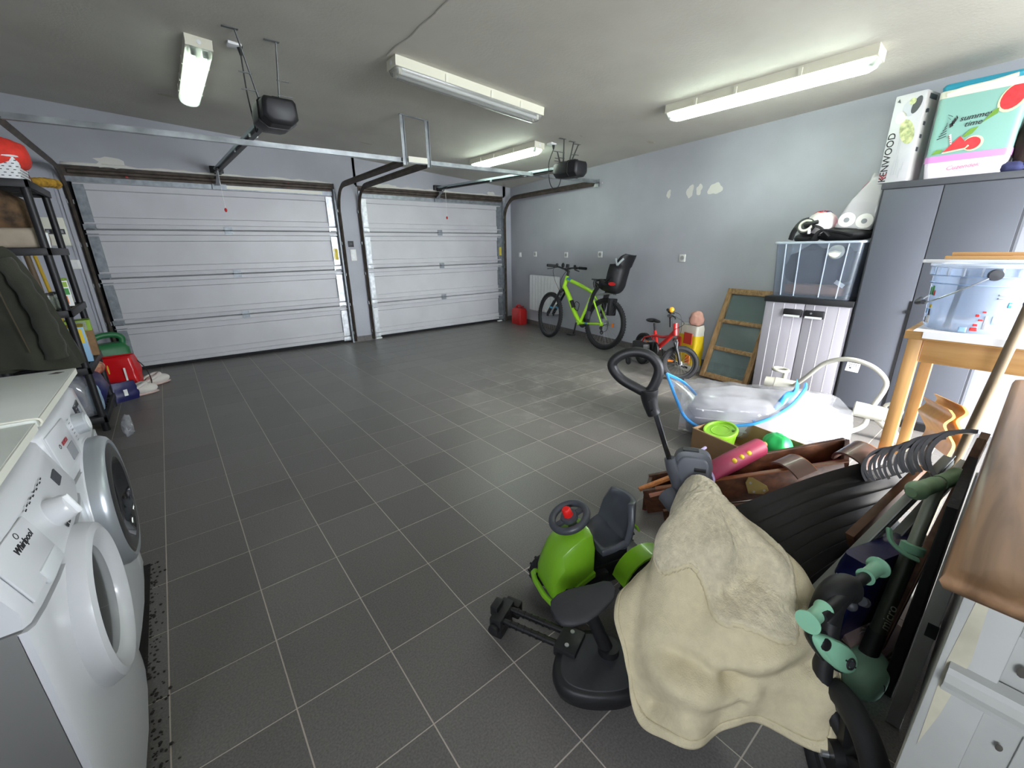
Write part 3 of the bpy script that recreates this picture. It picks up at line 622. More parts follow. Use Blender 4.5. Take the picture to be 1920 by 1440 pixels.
def lump(name, c, rx, ry, rz, m, label, cat, seed=0, amp=.14, fr=3.2, e=.8, n=28, k=16, bump=0, **kw):
    """soft irregular cloth or bag shape resting on its base"""
    mb = MB(); mb.ball((0, 0, 0), 1, 1, 1, n, k, e=e); vs = []
    for p in mb.v:
        d = NZ.noise(V(p)*fr*.5+V((seed, seed*2, 0)))*amp+NZ.noise(V(p)*fr*1.7+V((seed, 0, seed)))*amp*.4
        q = V(p)*(1+d); q.z = max(q.z, -.8); vs.append(V((c[0]+q.x*rx, c[1]+q.y*ry, c[2]+(q.z+.8)*rz/1.8*2*.55)))
    mb.v = vs; return solo(name, mb, m, label, cat, ang=60, **kw)
m_org = mat('orange red cloth', 'E0392A', .8, var=(30, .15), bump=(90, .3))
lump('cloth_bag', (-.43, 3.35, 1.855), .14, .14, .17, m_org, 'orange red rounded cloth bag lying in the white basket', 'bag', 2, .1)
t = thing('picture_frame', 'brown and ivory oval frame behind the white basket on the shelving', 'frame', (-.40, 3.68, zt))
obj('rim', MB(frame((-.385, 3.70, zt+.075), (0, 1, 0), (1, 0, .2))).torus(.065, .012, None, 24, 8), mat('dark red brown rim', '5B2A24', .5), t); obj('panel', MB(frame((-.385, 3.70, zt+.075), (0, 1, 0), (1, 0, .2))).cyl((0, 0, -.006), (0, 0, .006), .062, 24), m_ivory, t)
t = thing('feather_duster', 'yellow brown fluffy duster sticking out from the shelving top', 'duster', (-.33, 4.0, zt))
m_yf = mat('yellow brown fibre', 'B58A2A', .9, var=(25, .5), bump=(120, .8)); mb = MB(); mb.tube(crom([(-.40, 3.86, 1.83), (-.36, 3.96, 1.85), (-.31, 4.08, 1.862), (-.27, 4.17, 1.862)], 5), [.02, .03, .035, .034, .036, .03, .036, .034, .037, .032, .036, .03, .035, .037, .03, .02][:16], 12); obj('head', mb, m_yf, t)
obj('stick', MB().cyl((-.60, 3.40, 1.792), (-.40, 3.86, 1.83), .008, 8), m_black, t)
m_plaid = mat('brown checked cloth', '6E5539', .85, var=(16, .6), col2='33271B', bump=(60, .4)); m_beige = mat('beige folded cloth', 'A39684', .85, var=(8, .2), bump=(80, .3))
lump('folded_blanket', (-.545, 3.45, 1.362), .195, .21, .12, m_beige, 'beige folded blanket on the second shelf below the checked bag', 'blanket', 4, .06, e=.4)
lump('checked_bag', (-.56, 3.46, 1.455), .185, .2, .26, m_plaid, 'brown checked cloth bag slumped on the second shelf', 'bag', 6, .22)
t = thing('plastic_cup', 'small white cup at the edge of the second shelf', 'cup', (-.345, 3.40, 1.36)); obj('cup_body', MB(T(-.352, 3.38, 1.361)).lathe([(.018, 0), (.024, .1), (.022, .1), (.016, .004)], 16), m_white, t); obj('rim', MB(T(-.352, 3.38, 1.46)).torus(.024, .002, None, 16, 6), m_white, t)
# jars and cartons
m_jar = clear('jar glass', 'B9C4B8', .35, .05, .8); m_lid = mat('black jar lid', '2A2A2A', .35); m_olive = mat('jar contents', '4B4A2E', .6, var=(30, .5))
def jar(x, y, z, label):
    t = thing('glass_jar', label, 'jar', (x, y, z)); F = T(x, y, z)
    obj('glass', MB(F).lathe([(0, 0), (.038, 0), (.04, .01), (.04, .08), (.032, .095), (.032, .1), (0, .1)], 20), m_jar, t); obj('contents', MB(F).lathe([(0, .003), (.036, .003), (.037, .07), (0, .07)], 20), m_olive, t)
    obj('lid', MB(F).lathe([(0, .118), (.033, .118), (.036, .114), (.036, .1), (0, .1)], 20), m_lid, t)
jar(-.43, 3.33, .936, 'glass jar with black lid at the front of the third shelf'); jar(-.40, 3.47, .936, 'second glass jar behind the first on the third shelf')
def carton(x, y, z, w, d, h, cols, label, rz=0, marks=()):
    t = thing('carton', label, 'carton', (x, y, z), R(rz)); F = T(x, y, z, rz)
    obj('box_body', MB(F).box((-w/2, -d/2, 0), (w/2, d/2, h)), cols[0], t, bev=.002)
    obj('flap', MB(F).box((-w/2, -d/2, h), (w/2, -.001, h+.0015)).box((-w/2, .001, h), (w/2, d/2, h+.0015)), cols[1], t)
    for k, (a, b, c, e, m) in enumerate(marks):
        obj('print', MB(F).box((w/2, -d/2+a*d, b*h), (w/2+.0012, -d/2+c*d, e*h)), m, t); obj('print', MB(F).box((-w/2+a*w, -d/2-.0012, b*h), (-w/2+c*w, -d/2, e*h)), m, t)
    return t
m_lime = mat('lime green print', '8FB23A', .6); m_org2 = mat('orange print', 'D97A2B', .6); m_blue = mat('pale blue print', '8FB8D8', .6); m_card = mat('brown cardboard', '8C6D4C', .85, var=(30, .15)); m_yprint = mat('yellow print', 'E3C52E', .6)
m_green2 = mat('green print', '3F8F3F', .6)
carton(-.375, 3.60, .936, .06, .09, .19, (m_whitep, m_lime), 'white food carton with green and red pictures on the third shelf', 12, ((.1, .45, .9, .7, m_green2), (.15, .1, .6, .4, m_org2), (.1, .75, .9, .95, m_lime)))
carton(-.40, 3.76, .936, .07, .07, .2, (m_lime, m_lime), 'lime green carton behind the white food carton', -5, ((.2, .3, .8, .6, m_whitep),))
carton(-.56, 3.36, .936, .08, .09, .17, (m_lime, m_yprint), 'lime and yellow carton beside the hanging jacket', 8, ((.2, .3, .8, .6, m_yprint),))
carton(-.40, 3.56, .511, .14, .22, .27, (m_blue, m_yprint), 'pale blue and yellow snack carton on the fourth shelf', 6, ((.1, .55, .9, .95, m_yprint), (.15, .2, .5, .5, m_org2), (.3, .66, .7, .85, m_print)))
carton(-.385, 3.79, .511, .15, .15, .29, (m_card, m_lime), 'brown cardboard carton with green top on the fourth shelf', 4, ((0, .72, 1, 1, m_lime), (.4, .74, .85, .98, m_whitep)))
m_film = clear('clear plastic film', 'DADDE2', .28, .06, 1.0)
lump('bottle_pack', (-.52, 3.37, .511), .15, .12, .22, m_film, 'clear plastic wrapped bottles on the fourth shelf', 'bottle pack', 8, .25)
lump('plastic_bag', (-.46, 3.30, .121), .1, .09, .3, m_film, 'clear plastic bag standing on the lowest shelf', 'bag', 9, .25)
m_navy = mat('navy blue plastic', '181A52', .35, bump=(18, .5)); m_redp = mat('red glossy plastic', 'C9161C', .28, bump=(14, .6))
lump('blue_bag', (-.50, 3.62, .121), .19, .25, .26, m_navy, 'navy blue plastic bag filling the lowest shelf', 'bag', 10, .2)
lump('red_packet', (-.40, 3.80, .34), .09, .1, .11, mat('dark red packet', '8E2320', .4, var=(20, .5), col2='C9A27A'), 'red patterned packet on top of the blue bag', 'packet', 12, .15)
solo('yellow_tag', MB(frame((-.312, 3.945, .33), (0, -1, 0), (1, 0, 0))).cyl((0, 0, 0), (0, 0, .004), .04, 20), m_yprint, 'round yellow tag on the shelving post above the blue bag', 'tag')
lump('pale_packet', (-.375, 3.40, .121), .045, .07, .2, mat('pale blue packet', '9FB9CE', .4, var=(15, .3)), 'pale blue packet at the front of the lowest shelf', 'packet', 13, .15)
# jacket hung on the end of the shelving
m_jack = mat('dark olive fleece', '343529', .9, var=(5, .3), bump=(140, .5), sheen=.15)
t = thing('jacket', 'dark olive fleece jacket hanging on the end of the shelving', 'jacket', (-.60, 3.12, .56))
g = []
for i in range(33):
    s = i/32; row = []
    for j in range(25):
        v = j/24; z = 1.37-.80*v; wv = .06+.165*v**.55; cx = -.575+.03*v
        a = s*2*PI; th = .035+.045*v
        fold = .020*v*math.sin(a*7+1.3*math.sin(3*v))+.012*v*math.sin(a*3-2*v)
        row.append((cx+math.cos(a)*(wv+fold), 3.115+math.sin(a)*(th+fold*.8), z+.02*math.sin(a*2)*v))
    g.append(row)
obj('body', MB().sheet(g), m_jack, t, ang=80)
P = [(-.53, 3.07, 1.29), (-.475, 3.05, 1.10), (-.44, 3.04, .86), (-.44, 3.05, .64)]
mb = MB(); mb.tube(crom(P, 8), [.05+.018*k/24+.006*math.sin(k*1.3) for k in range(25)], 14, flat=.9); obj('sleeve', mb, m_jack, t, ang=80)
mb = MB(); mb.tube(crom([(-.60, 3.03, 1.33), (-.575, 3.015, 1.0), (-.545, 3.00, .70)], 8), .004, 6); obj('zip', mb, mat('dull brass zip', '5D5442', .4, .5), t)
obj('hook', MB().tube(crom([(-.625, 3.12, 1.36), (-.625, 3.15, 1.42), (-.625, 3.2, 1.42), (-.625, 3.21, 1.35)], 6), .004, 6), m_black, t)
# poles leaning behind the shelving
for nm, a, b, r, m, lb, ct in (('broom_handle', (-.50, 4.30, 0), (-.625, 4.62, 1.42), .013, mat('yellow painted pole', 'CBA62A', .5), 'yellow broom handle leaning behind the shelving', 'broom'),
                                ('wooden_pole', (-.60, 4.42, 0), (-.67, 4.62, 1.40), .022, wood('dull brown wood', '77644A', '5B4A36', 2), 'brown wooden pole behind the shelving beside the yellow broom', 'pole'),
                                ('metal_pole', (-.66, 4.30, 0), (-.74, 4.60, 1.45), .01, m_black, 'thin black pole behind the shelving', 'pole')):
    t = thing(nm, lb, ct, a); obj('shaft', MB().cyl(a, b, r, 12), m, t); obj('end_cap', MB().ball(b, r*1.15, r*1.15, r*1.2, 10, 6), m_black, t)
# floor by the wide door
t = thing('watering_can', 'green plastic watering can behind the red bag by the garage door', 'watering can', (-.36, 4.95, 0)); m_grn = mat('green plastic', '1F6B3C', .45)
B = T(-.36, 4.95, 0, 20); obj('tank', MB(B).loft([rr(.15, .09, .05, 0), rr(.155, .095, .05, .1), rr(.15, .09, .05, .36), rr(.11, .07, .04, .41), rr(.10, .06, .04, .415)]), m_grn, t, ang=50)
mb = MB(B); mb.tube(crom([(.11, 0, .38), (.12, 0, .46), (.05, 0, .50), (-.06, 0, .495), (-.12, 0, .45), (-.13, 0, .35)], 6), .022, 10, flat=1.3); obj('handle', mb, m_grn, t)
mb = MB(B); mb.tube(crom([(-.14, 0, .1), (-.22, 0, .2), (-.27, 0, .36)], 6), [.03]*5+[.022]*8, 12); obj('spout', mb, m_grn, t)
t = thing('shopping_bag', 'glossy red shopping bag on the floor beside the shelving', 'bag', (-.29, 4.42, 0))
def crumple(c, w, d, h, seed, top=1.0, amp=.018, rz=0):
    rings = []; F = T(c[0], c[1], c[2], rz)
    for i in range(15):
        z = h*i/14; k = 1+.06*math.sin(PI*i/14)-.04*(i/14); rg = []
        for p in rr(w/2*k, d/2*k*(1-.25*(i/14)), min(w, d)*.16, z, 7):
            n = NZ.noise(V((p[0]*9+seed, p[1]*9, z*8)))*amp*(.3+i/14)+NZ.noise(V((p[0]*22+seed, p[1]*22, z*20)))*amp*.5
            l = math.hypot(p[0], p[1]); rg.append((p[0]*(1+n/l), p[1]*(1+n/l), z+(NZ.noise(V((p[0]*6, p[1]*6, seed)))*.03 if i == 14 else 0)*top))
        rings.append(rg)
    return MB(F), rings
mb, rg = crumple((-.29, 4.42, 0), .29, .2, .36, 3, rz=-8); mb.loft(rg, cap=False); mb.loft([rg[0], [(0, 0, .002)]*len(rg[0])], cap=False); obj('sack', mb, m_redp, t, ang=70, thick=.002)
obj('print', MB(T(-.29, 4.42, 0, -8)).box((.06, -.112, .08), (.075, -.109, .26)), m_whitep, t)
obj('lining', MB(T(-.29, 4.42, 0, -8)).box((-.10, -.06, .03), (.10, .06, .30)), mat('dark red inside', '6B1114', .6), t, bev=.02)
mb = MB(T(-.29, 4.42, 0, -8)); mb.tube(crom([(.13, .05, .32), (.2, .03, .2), (.22, 0, .06), (.17, -.03, .012), (.14, -.05, .05)], 6), .005, 6); obj('handle', mb, m_black, t)
m_fluff = mat('white fluffy fleece', 'D9D3CB', .95, bump=(160, .9), sheen=.3); m_pink = mat('pale pink fleece', 'CDB3AC', .95, bump=(120, .6))
def slipper(c, rz, label):
    t = thing('slipper', label, 'slipper', c, R(rz)); B = T(*c, rz) @ M.Scale(1.25, 4)
    mb = MB(B); mb.ball((0, 0, .012), .125, .048, .014, 24, 8, e=.9); obj('sole', mb, m_pink, t)
    mb = MB(B); mb.ball((.03, 0, .045), .09, .052, .042, 24, 12); obj('upper', mb, m_fluff, t)
    mb = MB(B); mb.tube(crom([(-.02, .042, .07), (.03, .03, .088), (.05, 0, .09), (.03, -.03, .088), (-.02, -.042, .07), (-.08, -.035, .05), (-.105, 0, .045), (-.08, .035, .05)], 4, True), .014, 8, closed=True); obj('cuff', mb, m_fluff, t)
    obj('insole', MB(B).ball((-.03, 0, .03), .07, .036, .012, 16, 6), m_pink, t)
slipper((-.17, 4.16, 0), 15, 'white fluffy slipper nearest in front of the red bag'); slipper((-.06, 4.50, 0), 30, 'pale slipper lying beyond the other right of the red bag')
mb, rg = crumple((-.285, 4.10, 0), .2, .14, .17, 8, rz=30); mb.loft(rg, cap=True); t = thing('carrier_bag', 'navy blue carrier bag on the floor beside the shelving foot', 'bag', (-.285, 4.10, 0)); obj('sack', mb, m_navy, t, ang=70); obj('print', MB(T(-.285, 4.10, 0, 30)).box((-.02, -.076, .05), (.01, -.072, .11)), m_whitep, t)
lump('clear_pouch', (-.20, 3.02, 0), .03, .09, .13, m_film, 'clear crumpled plastic beside the near shelving foot', 'plastic wrap', 15, .3)
# ================================================================ bikes by the right wall
m_neon = mat('neon yellow green frame', 'A8E02C', .35, coat=.3); m_spoke = mat('spoke steel', 'B5B8BA', .3, .8); m_rim = mat('black rim', '2A2B2D', .4)
m_redf = mat('red bike frame', 'C8201C', .3, coat=.3); m_reflect = mat('orange reflector', 'E2761C', .3)
def wheel(parent, F, r, tr, nsp, name, knob=True, rimm=None, tyre=None):
    """F: origin at the hub, local Z along the axle"""
    w = obj(name, MB(F).torus(r-tr, tr, None, 56, 12), tyre or m_rub, parent)
    obj('rim', MB(F).lathe([(r-tr*1.75, -tr*.55), (r-tr*1.7, tr*.55), (r-tr*2.4, tr*.4), (r-tr*2.55, 0), (r-tr*2.4, -tr*.4)], 48, closed=True), rimm or m_rim, w)
    mb = MB(F)
    for k in range(nsp):
        a = 2*PI*k/nsp; b = a+(.35 if k % 2 else -.35); h = .02 if k % 4 < 2 else -.02
        mb.cyl((.018*math.cos(b), .018*math.sin(b), h), ((r-tr*2.4)*math.cos(a), (r-tr*2.4)*math.sin(a), 0), .0011, 4)
    s = obj('spoke_set', mb, m_spoke, w); s['kind'] = 'stuff'
    obj('hub', MB(F).lathe([(0, -.045), (.008, -.045), (.008, -.03), (.022, -.024), (.022, -.018), (.012, -.015), (.012, .015), (.022, .018), (.022, .024), (.008, .03), (.008, .045), (0, .045)], 16), m_spoke, w)
    if knob:
        mb = MB(F)
        for k in range(60):
            a = 2*PI*k/60
            for s_ in (-1, 1): mb.cbox((0, 0, 0), (.006, .013, .012), T(r*.985*math.cos(a), r*.985*math.sin(a), s_*tr*.55, rz=math.degrees(a)))
        t_ = obj('tread', mb, tyre or m_rub, w); t_['kind'] = 'stuff'
    return w
def axle(B, s, z, t=0, st=0):
    """frame at a wheel hub: local Z = axle (lateral), turned by steering angle st"""
    F = B @ M.Translation((s, t, z)); return F @ M.Rotation(st, 4, 'Z') @ M.Rotation(-PI/2, 4, 'X')
tk = thing('mountain_bike', 'neon green mountain bike with black child seat leaning at the right wall', 'bike', (4.66, 2.44, 0))
a = R(6); B = frame((4.63, 2.44, 0), (.035, 1, 0), (math.sin(a), 0, math.cos(a)))
wheel(tk, axle(B, 0, .34), .34, .027, 28, 'rear_wheel'); st = R(-12)
wheel(tk, axle(B, 1.085, .34, 0, st), .34, .027, 28, 'front_wheel')
P = lambda s, z, t=0: (s, t, z)
mb = MB(B); mb.tube(crom([P(.825, .78), P(.70, .62), P(.56, .42), P(.445, .305)], 6), [.034]*4+[.038]*6+[.036]*9, 12, flat=.85)
mb.tube(crom([P(.80, .885), P(.6, .835), P(.4, .775), P(.255, .725)], 5), .026, 12); mb.cyl(P(.838, .745), P(.79, .93), .028, 14)
mb.cyl(P(.445, .305), P(.245, .77), .021, 12); mb.cyl(P(.445, .305, -.045), P(.445, .305, .045), .033, 14)
for s in (-1, 1):
    mb.tube(crom([P(.42, .30, .035*s), P(.25, .315, .055*s), P(.0, .34, .065*s)], 5), .012, 8); mb.tube(crom([P(.265, .70, .02*s), P(.15, .56, .05*s), P(.0, .34, .065*s)], 5), .011, 8)
    mb.cbox((0, .065*s, .34), (.05, .008, .05))
fr = obj('frame', mb, m_neon, tk)
obj('decal', MB(B).tube(crom([P(.775, .885), P(.70, .863)], 4), .0268, 12), mat('blue decal', '3E7FA0', .4), fr); obj('decal', MB(B).tube(crom([P(.30, .312, .056), P(.25, .315, .0565)], 3), .0128, 8), MATS['blue decal'], fr)
mb = MB(B); mb.tube([P(.66, .585), P(.60, .49)], .0365, 10, flat=.85); obj('decal', mb, m_black, fr)
D = V((1.085-.85, 0, .34-.70)).normalized()
mb = MB(B)
for s in (-1, 1):
    mb.cyl((.855, .055*s, .70), (.955, .055*s, .545), .018, 12); mb.cyl((.95, .055*s, .555), (1.07, .055*s, .37), .024, 12); mb.cbox((1.075, .055*s, .35), (.03, .02, .05))
mb.tube(crom([(.85, -.06, .70), (.845, 0, .735), (.85, .06, .70)], 5), .024, 10); mb.tube(crom([(.94, -.055, .55), (.985, 0, .60), (.94, .055, .55)], 5), .012, 8)
obj('fork', mb, m_black, tk)
for s in (-1, 1): obj('fork_band', MB(B).cyl((1.0, .055*s, .48), (1.015, .055*s, .456), .0255, 12), MATS['blue decal'], tk)
mb = MB(B); mb.cyl(P(.79, .93), P(.777, 1.0), .018, 10); mb.cyl(P(.777, .99), P(.85, 1.02), .018, 10); obj('stem', mb, m_black, tk)
H = B @ M.Translation((.85, 0, 1.02)) @ M.Rotation(st, 4, 'Z')
mb = MB(H); mb.tube(crom([(-.05, -.31, .03), (-.03, -.2, .028), (-.005, -.1, .02), (0, 0, 0), (-.005, .1, .02), (-.03, .2, .028), (-.05, .31, .03)], 5), .012, 10); obj('handlebar', mb, m_black, tk)
for s in (-1, 1):
    obj('grip', MB(H).cyl((-.05, .20*s, .029), (-.058, .33*s, .03), .019, 12), m_rub, tk)
    mb = MB(H); mb.cyl((-.02, .155*s, .026), (-.022, .19*s, .026), .019, 10); mb.tube(crom([(.0, .16*s, .02), (.035, .19*s, .0), (.04, .27*s, -.015)], 4), .006, 6); mb.ball((-.015, .15*s, .05), .022, .02, .02, 8, 6); obj('brake_lever', mb, m_black, tk)
mb = MB(H); mb.ball((.02, .03, .05), .03, .022, .035, 10, 8); mb.cbox((-.01, -.03, .045), (.05, .03, .05)); obj('front_lamp', mb, m_black, tk, bev=.003)
for s, l in ((-1, .17), (1, .12)):
    mb = MB(B); mb.tube(crom([(.86, .16*s, 1.04), (.96, .13*s, .99), (.98, .05*s, .84), (.90, .03*s, .72), (.86, .02, .64)], 6), .003, 6); obj('cable', mb, m_black, tk)
mb = MB(B); mb.tube(crom([P(.235, .77), P(.215, .86)], 3), .016, 10); obj('seatpost', mb, m_black, tk)
mb = MB(B); mb.loft([[(.31, y*.02, .915-.012*abs(y)) for y in (-1, 0, 1)]+[(.31, y*.018, .895) for y in (1, 0, -1)], [(.22, y*.035, .91-.012*abs(y)) for y in (-1, 0, 1)]+[(.22, y*.03, .885) for y in (1, 0, -1)], [(.12, y*.07, .915-.015*abs(y)) for y in (-1, 0, 1)]+[(.12, y*.065, .885) for y in (1, 0, -1)], [(.05, y*.07, .92-.015*abs(y)) for y in (-1, 0, 1)]+[(.05, y*.06, .89) for y in (1, 0, -1)]]); obj('saddle', mb, m_black, tk, bev=.006)
F = axle(B, .445, .305)
mb = MB(F); mb.lathe([(0, -.045), (.07, -.045), (.075, -.05), (.07, -.055), (0, -.055)], 32); obj('chainring', mb, m_rim, tk)
for s, dz in ((1, -.17), (-1, .17)):
    mb = MB(B); mb.beam((.445, .075*s, .305), (.445+.02*s, .085*s, .305+dz), .018, .02, up=(0, 1, 0)); obj('crank', mb, m_black, tk, bev=.003)
    mb = MB(B); mb.cbox((.445+.02*s, .135*s, .305+dz), (.09, .09, .018)); p = obj('pedal', mb, m_black, tk, bev=.003); mb = MB(B); mb.cbox((.49+.02*s, .135*s, .305+dz), (.006, .05, .014)); obj('reflector', mb, m_reflect, p)
F = axle(B, 0, .34); mb = MB(F)
for k in range(6): mb.lathe([(0, -.03-.004*k), (.055-.006*k, -.03-.004*k), (.055-.006*k, -.0325-.004*k), (0, -.0325-.004*k)], 24); obj('cassette', mb, m_steel, tk)
mb = MB(B); mb.cyl((-.01, .075, .30), (-.03, .075, .235), .012, 8); mb.torus(.022, .006, B.inverted() @ (B @ T(-.03, .075, .235, rx=90)), 16, 6); mb.torus(.02, .006, T(-.01, .075, .29, rx=90), 16, 6); obj('derailleur', mb, m_black, tk)
mb = MB(B); mb.tube(crom([(-.02, .08, .31), (-.11, .08, .35), (-.12, .08, .28), (-.05, .08, .24)], 6), .003, 6); obj('cable_loop', mb, m_black, tk)
mb = MB(B); mb.tube(crom([(.52, .0, .46), (.56, .03, .50), (.57, .0, .58), (.5, -.0, .56), (.49, .02, .48)], 4, True), .005, 6, closed=True); obj('bottle_cage', mb, m_black, tk)
obj('reflector', MB(F).cbox((-.13, -.0, -.01), (.03, .05, .008)), m_reflect, tk)
# child seat
t = thing('child_bike_seat', 'black child seat with grey harness mounted over the rear wheel of the green bike', 'child seat', B @ V((-.1, 0, .7)))
g = []
spine = [(.12, .80, .12), (.03, .765, .13), (-.07, .745, .14), (-.15, .76, .145), (-.20, .85, .15), (-.225, .97, .155), (-.25, 1.08, .15), (-.285, 1.17, .135), (-.31, 1.215, .10)]
sp2 = crom([(s, 0, z) for s, z, w in spine], 4); ws = crom([(w, 0, 0) for s, z, w in spine], 4)
for i, (c, w) in enumerate(zip(sp2, ws)):
    f = i/(len(sp2)-1); nrm = V((1, 0, .3)) if f > .45 else V((.2, 0, 1)); row = []
    for k in range(13):
        u = -1+2*k/12; d = (.15 if .1 < f < .75 else .07)*abs(u)**3.2
        if f > .8: d *= 1-(f-.8)*2.5
        row.append(tuple(V((c.x, u*w.x, c.z))+nrm.normalized()*d))
    g.append(row)
obj('shell', MB(B).sheet(g), m_black, t, thick=.014, ang=70)
for s in (-1, 1):
    mb = MB(B); mb.tube(crom([(-.245+.06*s, .158, 1.165), (-.235+.02*s, .172, 1.11), (-.235, .174, 1.085)], 5), .014, 4, flat=.3, up=(0, 1, 0)); obj('harness_strap', mb, mat('grey harness webbing', 'A7ADB3', .8), t)
    mb = MB(B); mb.tube(crom([(.09, .12*s, .80), (.14, .13*s, .70), (.17, .14*s, .55), (.19, .14*s, .46)], 6), [.05-.0008*k for k in range(19)], 10, flat=.35); obj('leg_guard', mb, m_black, t, ang=60)
    obj('foot_plate', MB(B).cbox((.17, .155*s, .44), (.05, .05, .10)), m_dark, t, bev=.008)
    obj('leg_liner', MB(B).beam((.165, .166*s, .62), (.185, .166*s, .46), .03, .006), m_grey, t)
obj('buckle', MB(B).cbox((-.19, 0, .95), (.03, .08, .03)), MATS['grey harness webbing'], t, bev=.006)
mb = MB(B); mb.tube(crom([(.13, -.13, .80), (.14, -.13, .88), (.1, 0, .90), (.14, .13, .88), (.13, .13, .80)], 5), .014, 10); obj('front_bar', mb, m_black, t)
mb = MB(B); mb.tube(crom([(.26, 0, .70), (.16, .05, .71), (0, .05, .735), (-.1, .04, .73)], 5), .008, 8); mb.tube(crom([(.26, 0, .70), (.16, -.05, .71), (0, -.05, .735), (-.1, -.04, .73)], 5), .008, 8); obj('carrier_rod', mb, m_spoke, t)
obj('badge', MB(B).loft([[(-.17-.035*math.cos(2*PI*k/16)*1.6, .152+d, .86+.022*math.sin(2*PI*k/16)) for k in range(16)] for d in (0, .006)]), m_red, t)
for z in (1.03, 1.085): obj('rivet', MB(B).cyl((-.225, .15, z), (-.225, .166, z), .012, 10), m_dark, t)
mb = MB(B); mb.box((-.11, -.07, .46), (-.06, .07, .68)); obj('rear_bag', mb, m_black, t, bev=.01)
# small red bike
kx, ky = 4.42, 1.66; dv = V((4.125-kx, 1.03-ky, 0)); wb = dv.length
tk = thing('kids_bike', 'small red kids bike with black wheels in front of the yellow sack', 'bike', (4.28, 1.35, 0))
a = R(3); B = frame((kx, ky, 0), dv, (.05, .02, 1)); st = R(58); r = .18
wheel(tk, axle(B, 0, r), r, .024, 20, 'rear_wheel'); wheel(tk, axle(B, wb, r, 0, st), r, .024, 20, 'front_wheel')
mb = MB(B); mb.cyl((wb-.13, 0, .44), (wb-.155, 0, .56), .024, 12); mb.tube(crom([(wb-.135, 0, .49), (.42, 0, .36), (.28, 0, .25)], 5), .024, 12); mb.tube(crom([(wb-.14, 0, .45), (.36, 0, .385), (.2, 0, .375)], 5), .014, 10)
mb.cyl((.28, 0, .24), (.19, 0, .42), .017, 10)
for s in (-1, 1): mb.cyl((.28, .03*s, .24), (0, .06*s, .18), .010, 8); mb.tube([(.21, .02*s, .375), (.08, .055*s, .33), (0, .06*s, .18)], .009, 8)
obj('frame', mb, m_redf, tk)
K = B @ M.Translation((wb, 0, r)) @ M.Rotation(st, 4, 'Z')
mb = MB(K)
for s in (-1, 1): mb.tube(crom([(-.0, .05*s, 0), (-.03, .05*s, .1), (-.075, .045*s, .22)], 4), .015, 8)
mb.cyl((-.075, -.055, .225), (-.075, .055, .225), .02, 10); obj('fork', mb, m_black, tk)
mb = MB(K); mb.cyl((-.13, 0, .36), (-.145, 0, .47), .014, 10); mb.tube(crom([(-.17, -.22, .50), (-.15, -.12, .49), (-.145, 0, .46), (-.15, .12, .49), (-.17, .22, .50)], 5), .010, 8); obj('handlebar', mb, m_black, tk)
for s, mm in ((-1, m_black), (1, m_black)):
    mb = MB(K); mb.cyl((-.155, .13*s, .492), (-.172, .235*s, .50), .015, 10); obj('grip', mb, mm, tk)
    mb = MB(K); mb.tube(crom([(-.145, .11*s, .49), (-.11, .14*s, .475), (-.11, .2*s, .47)], 4), .006, 6); obj('brake_lever', mb, m_black, tk)
obj('bell', MB(K).ball((-.14, .085, .52), .026, .022, .028, 12, 8), mat('orange yellow bell', 'E8A21E', .35), tk)
mb = MB(K); mb.tube(crom([(-.14, .13, .5), (-.04, .2, .45), (-.02, .14, .3), (-.06, .05, .24)], 6), .003, 6); mb.tube(crom([(-.14, -.13, .5), (-.02, -.1, .42), (-.1, 0, .33)], 6), .003, 6); obj('cable', mb, m_black, tk)
mb = MB(K); mb.cbox((-.05, .06, .2), (.012, .012, .06)); mb.cbox((-.05, -.06, .2), (.012, .012, .06)); obj('brake_arm', mb, m_steel, tk)
mb = MB(B); mb.cyl((.195, 0, .41), (.16, 0, .50), .012, 10); obj('seatpost', mb, m_black, tk)
mb = MB(B); mb.ball((.10, 0, .525), .06, .065, .022, 16, 8); mb.ball((.19, 0, .53), .075, .028, .018, 16, 8); obj('saddle', mb, m_black, tk)
mb = MB(B); mb.loft([[(.28+.085*math.cos(k*PI/8), y, .235+.085*math.sin(k*PI/8)) for k in range(-4, 5)]+[(.0+.055*math.cos(k*PI/8), y, .19+.055*math.sin(k*PI/8)) for k in range(4, 13)] for y in (-.055, -.03)]); obj('chain_guard', mb, m_black, tk, bev=.004)
mb = MB(B); mb.box((.02, -.17, .16), (.26, -.07, .29)); obj('pannier', mb, m_black, tk, bev=.02)
for s in (-1, 1):
    mb = MB(B); mb.beam((.28, .06*s, .235), (.30, .075*s, .235-.1*s), .014, .014); obj('crank', mb, m_black, tk)
    mb = MB(B); mb.cbox((.30, .12*s, .235-.1*s), (.07, .07, .02)); p = obj('pedal', mb, m_black, tk, bev=.003); obj('reflector', MB(B).cbox((.30, .156*s, .235-.1*s), (.05, .004, .012)), m_reflect, p)
obj('reflector', MB(axle(B, wb, r, 0, st)).cbox((-.09, -.02, .0), (.05, .02, .008)), m_reflect, tk)
# stabiliser wheel
F = axle(B, .02, .055, -.19); w = obj('stabiliser', MB(F).torus(.042, .013, None, 20, 8), m_rub, tk); obj('disc', MB(F).cyl((0, 0, -.008), (0, 0, .008), .034, 16), m_dark, w)
mb = MB(B); mb.tube(crom([(0, -.07, .18), (.0, -.14, .16), (.015, -.18, .06)], 4), .006, 6); obj('stabiliser_arm', mb, m_black, tk)
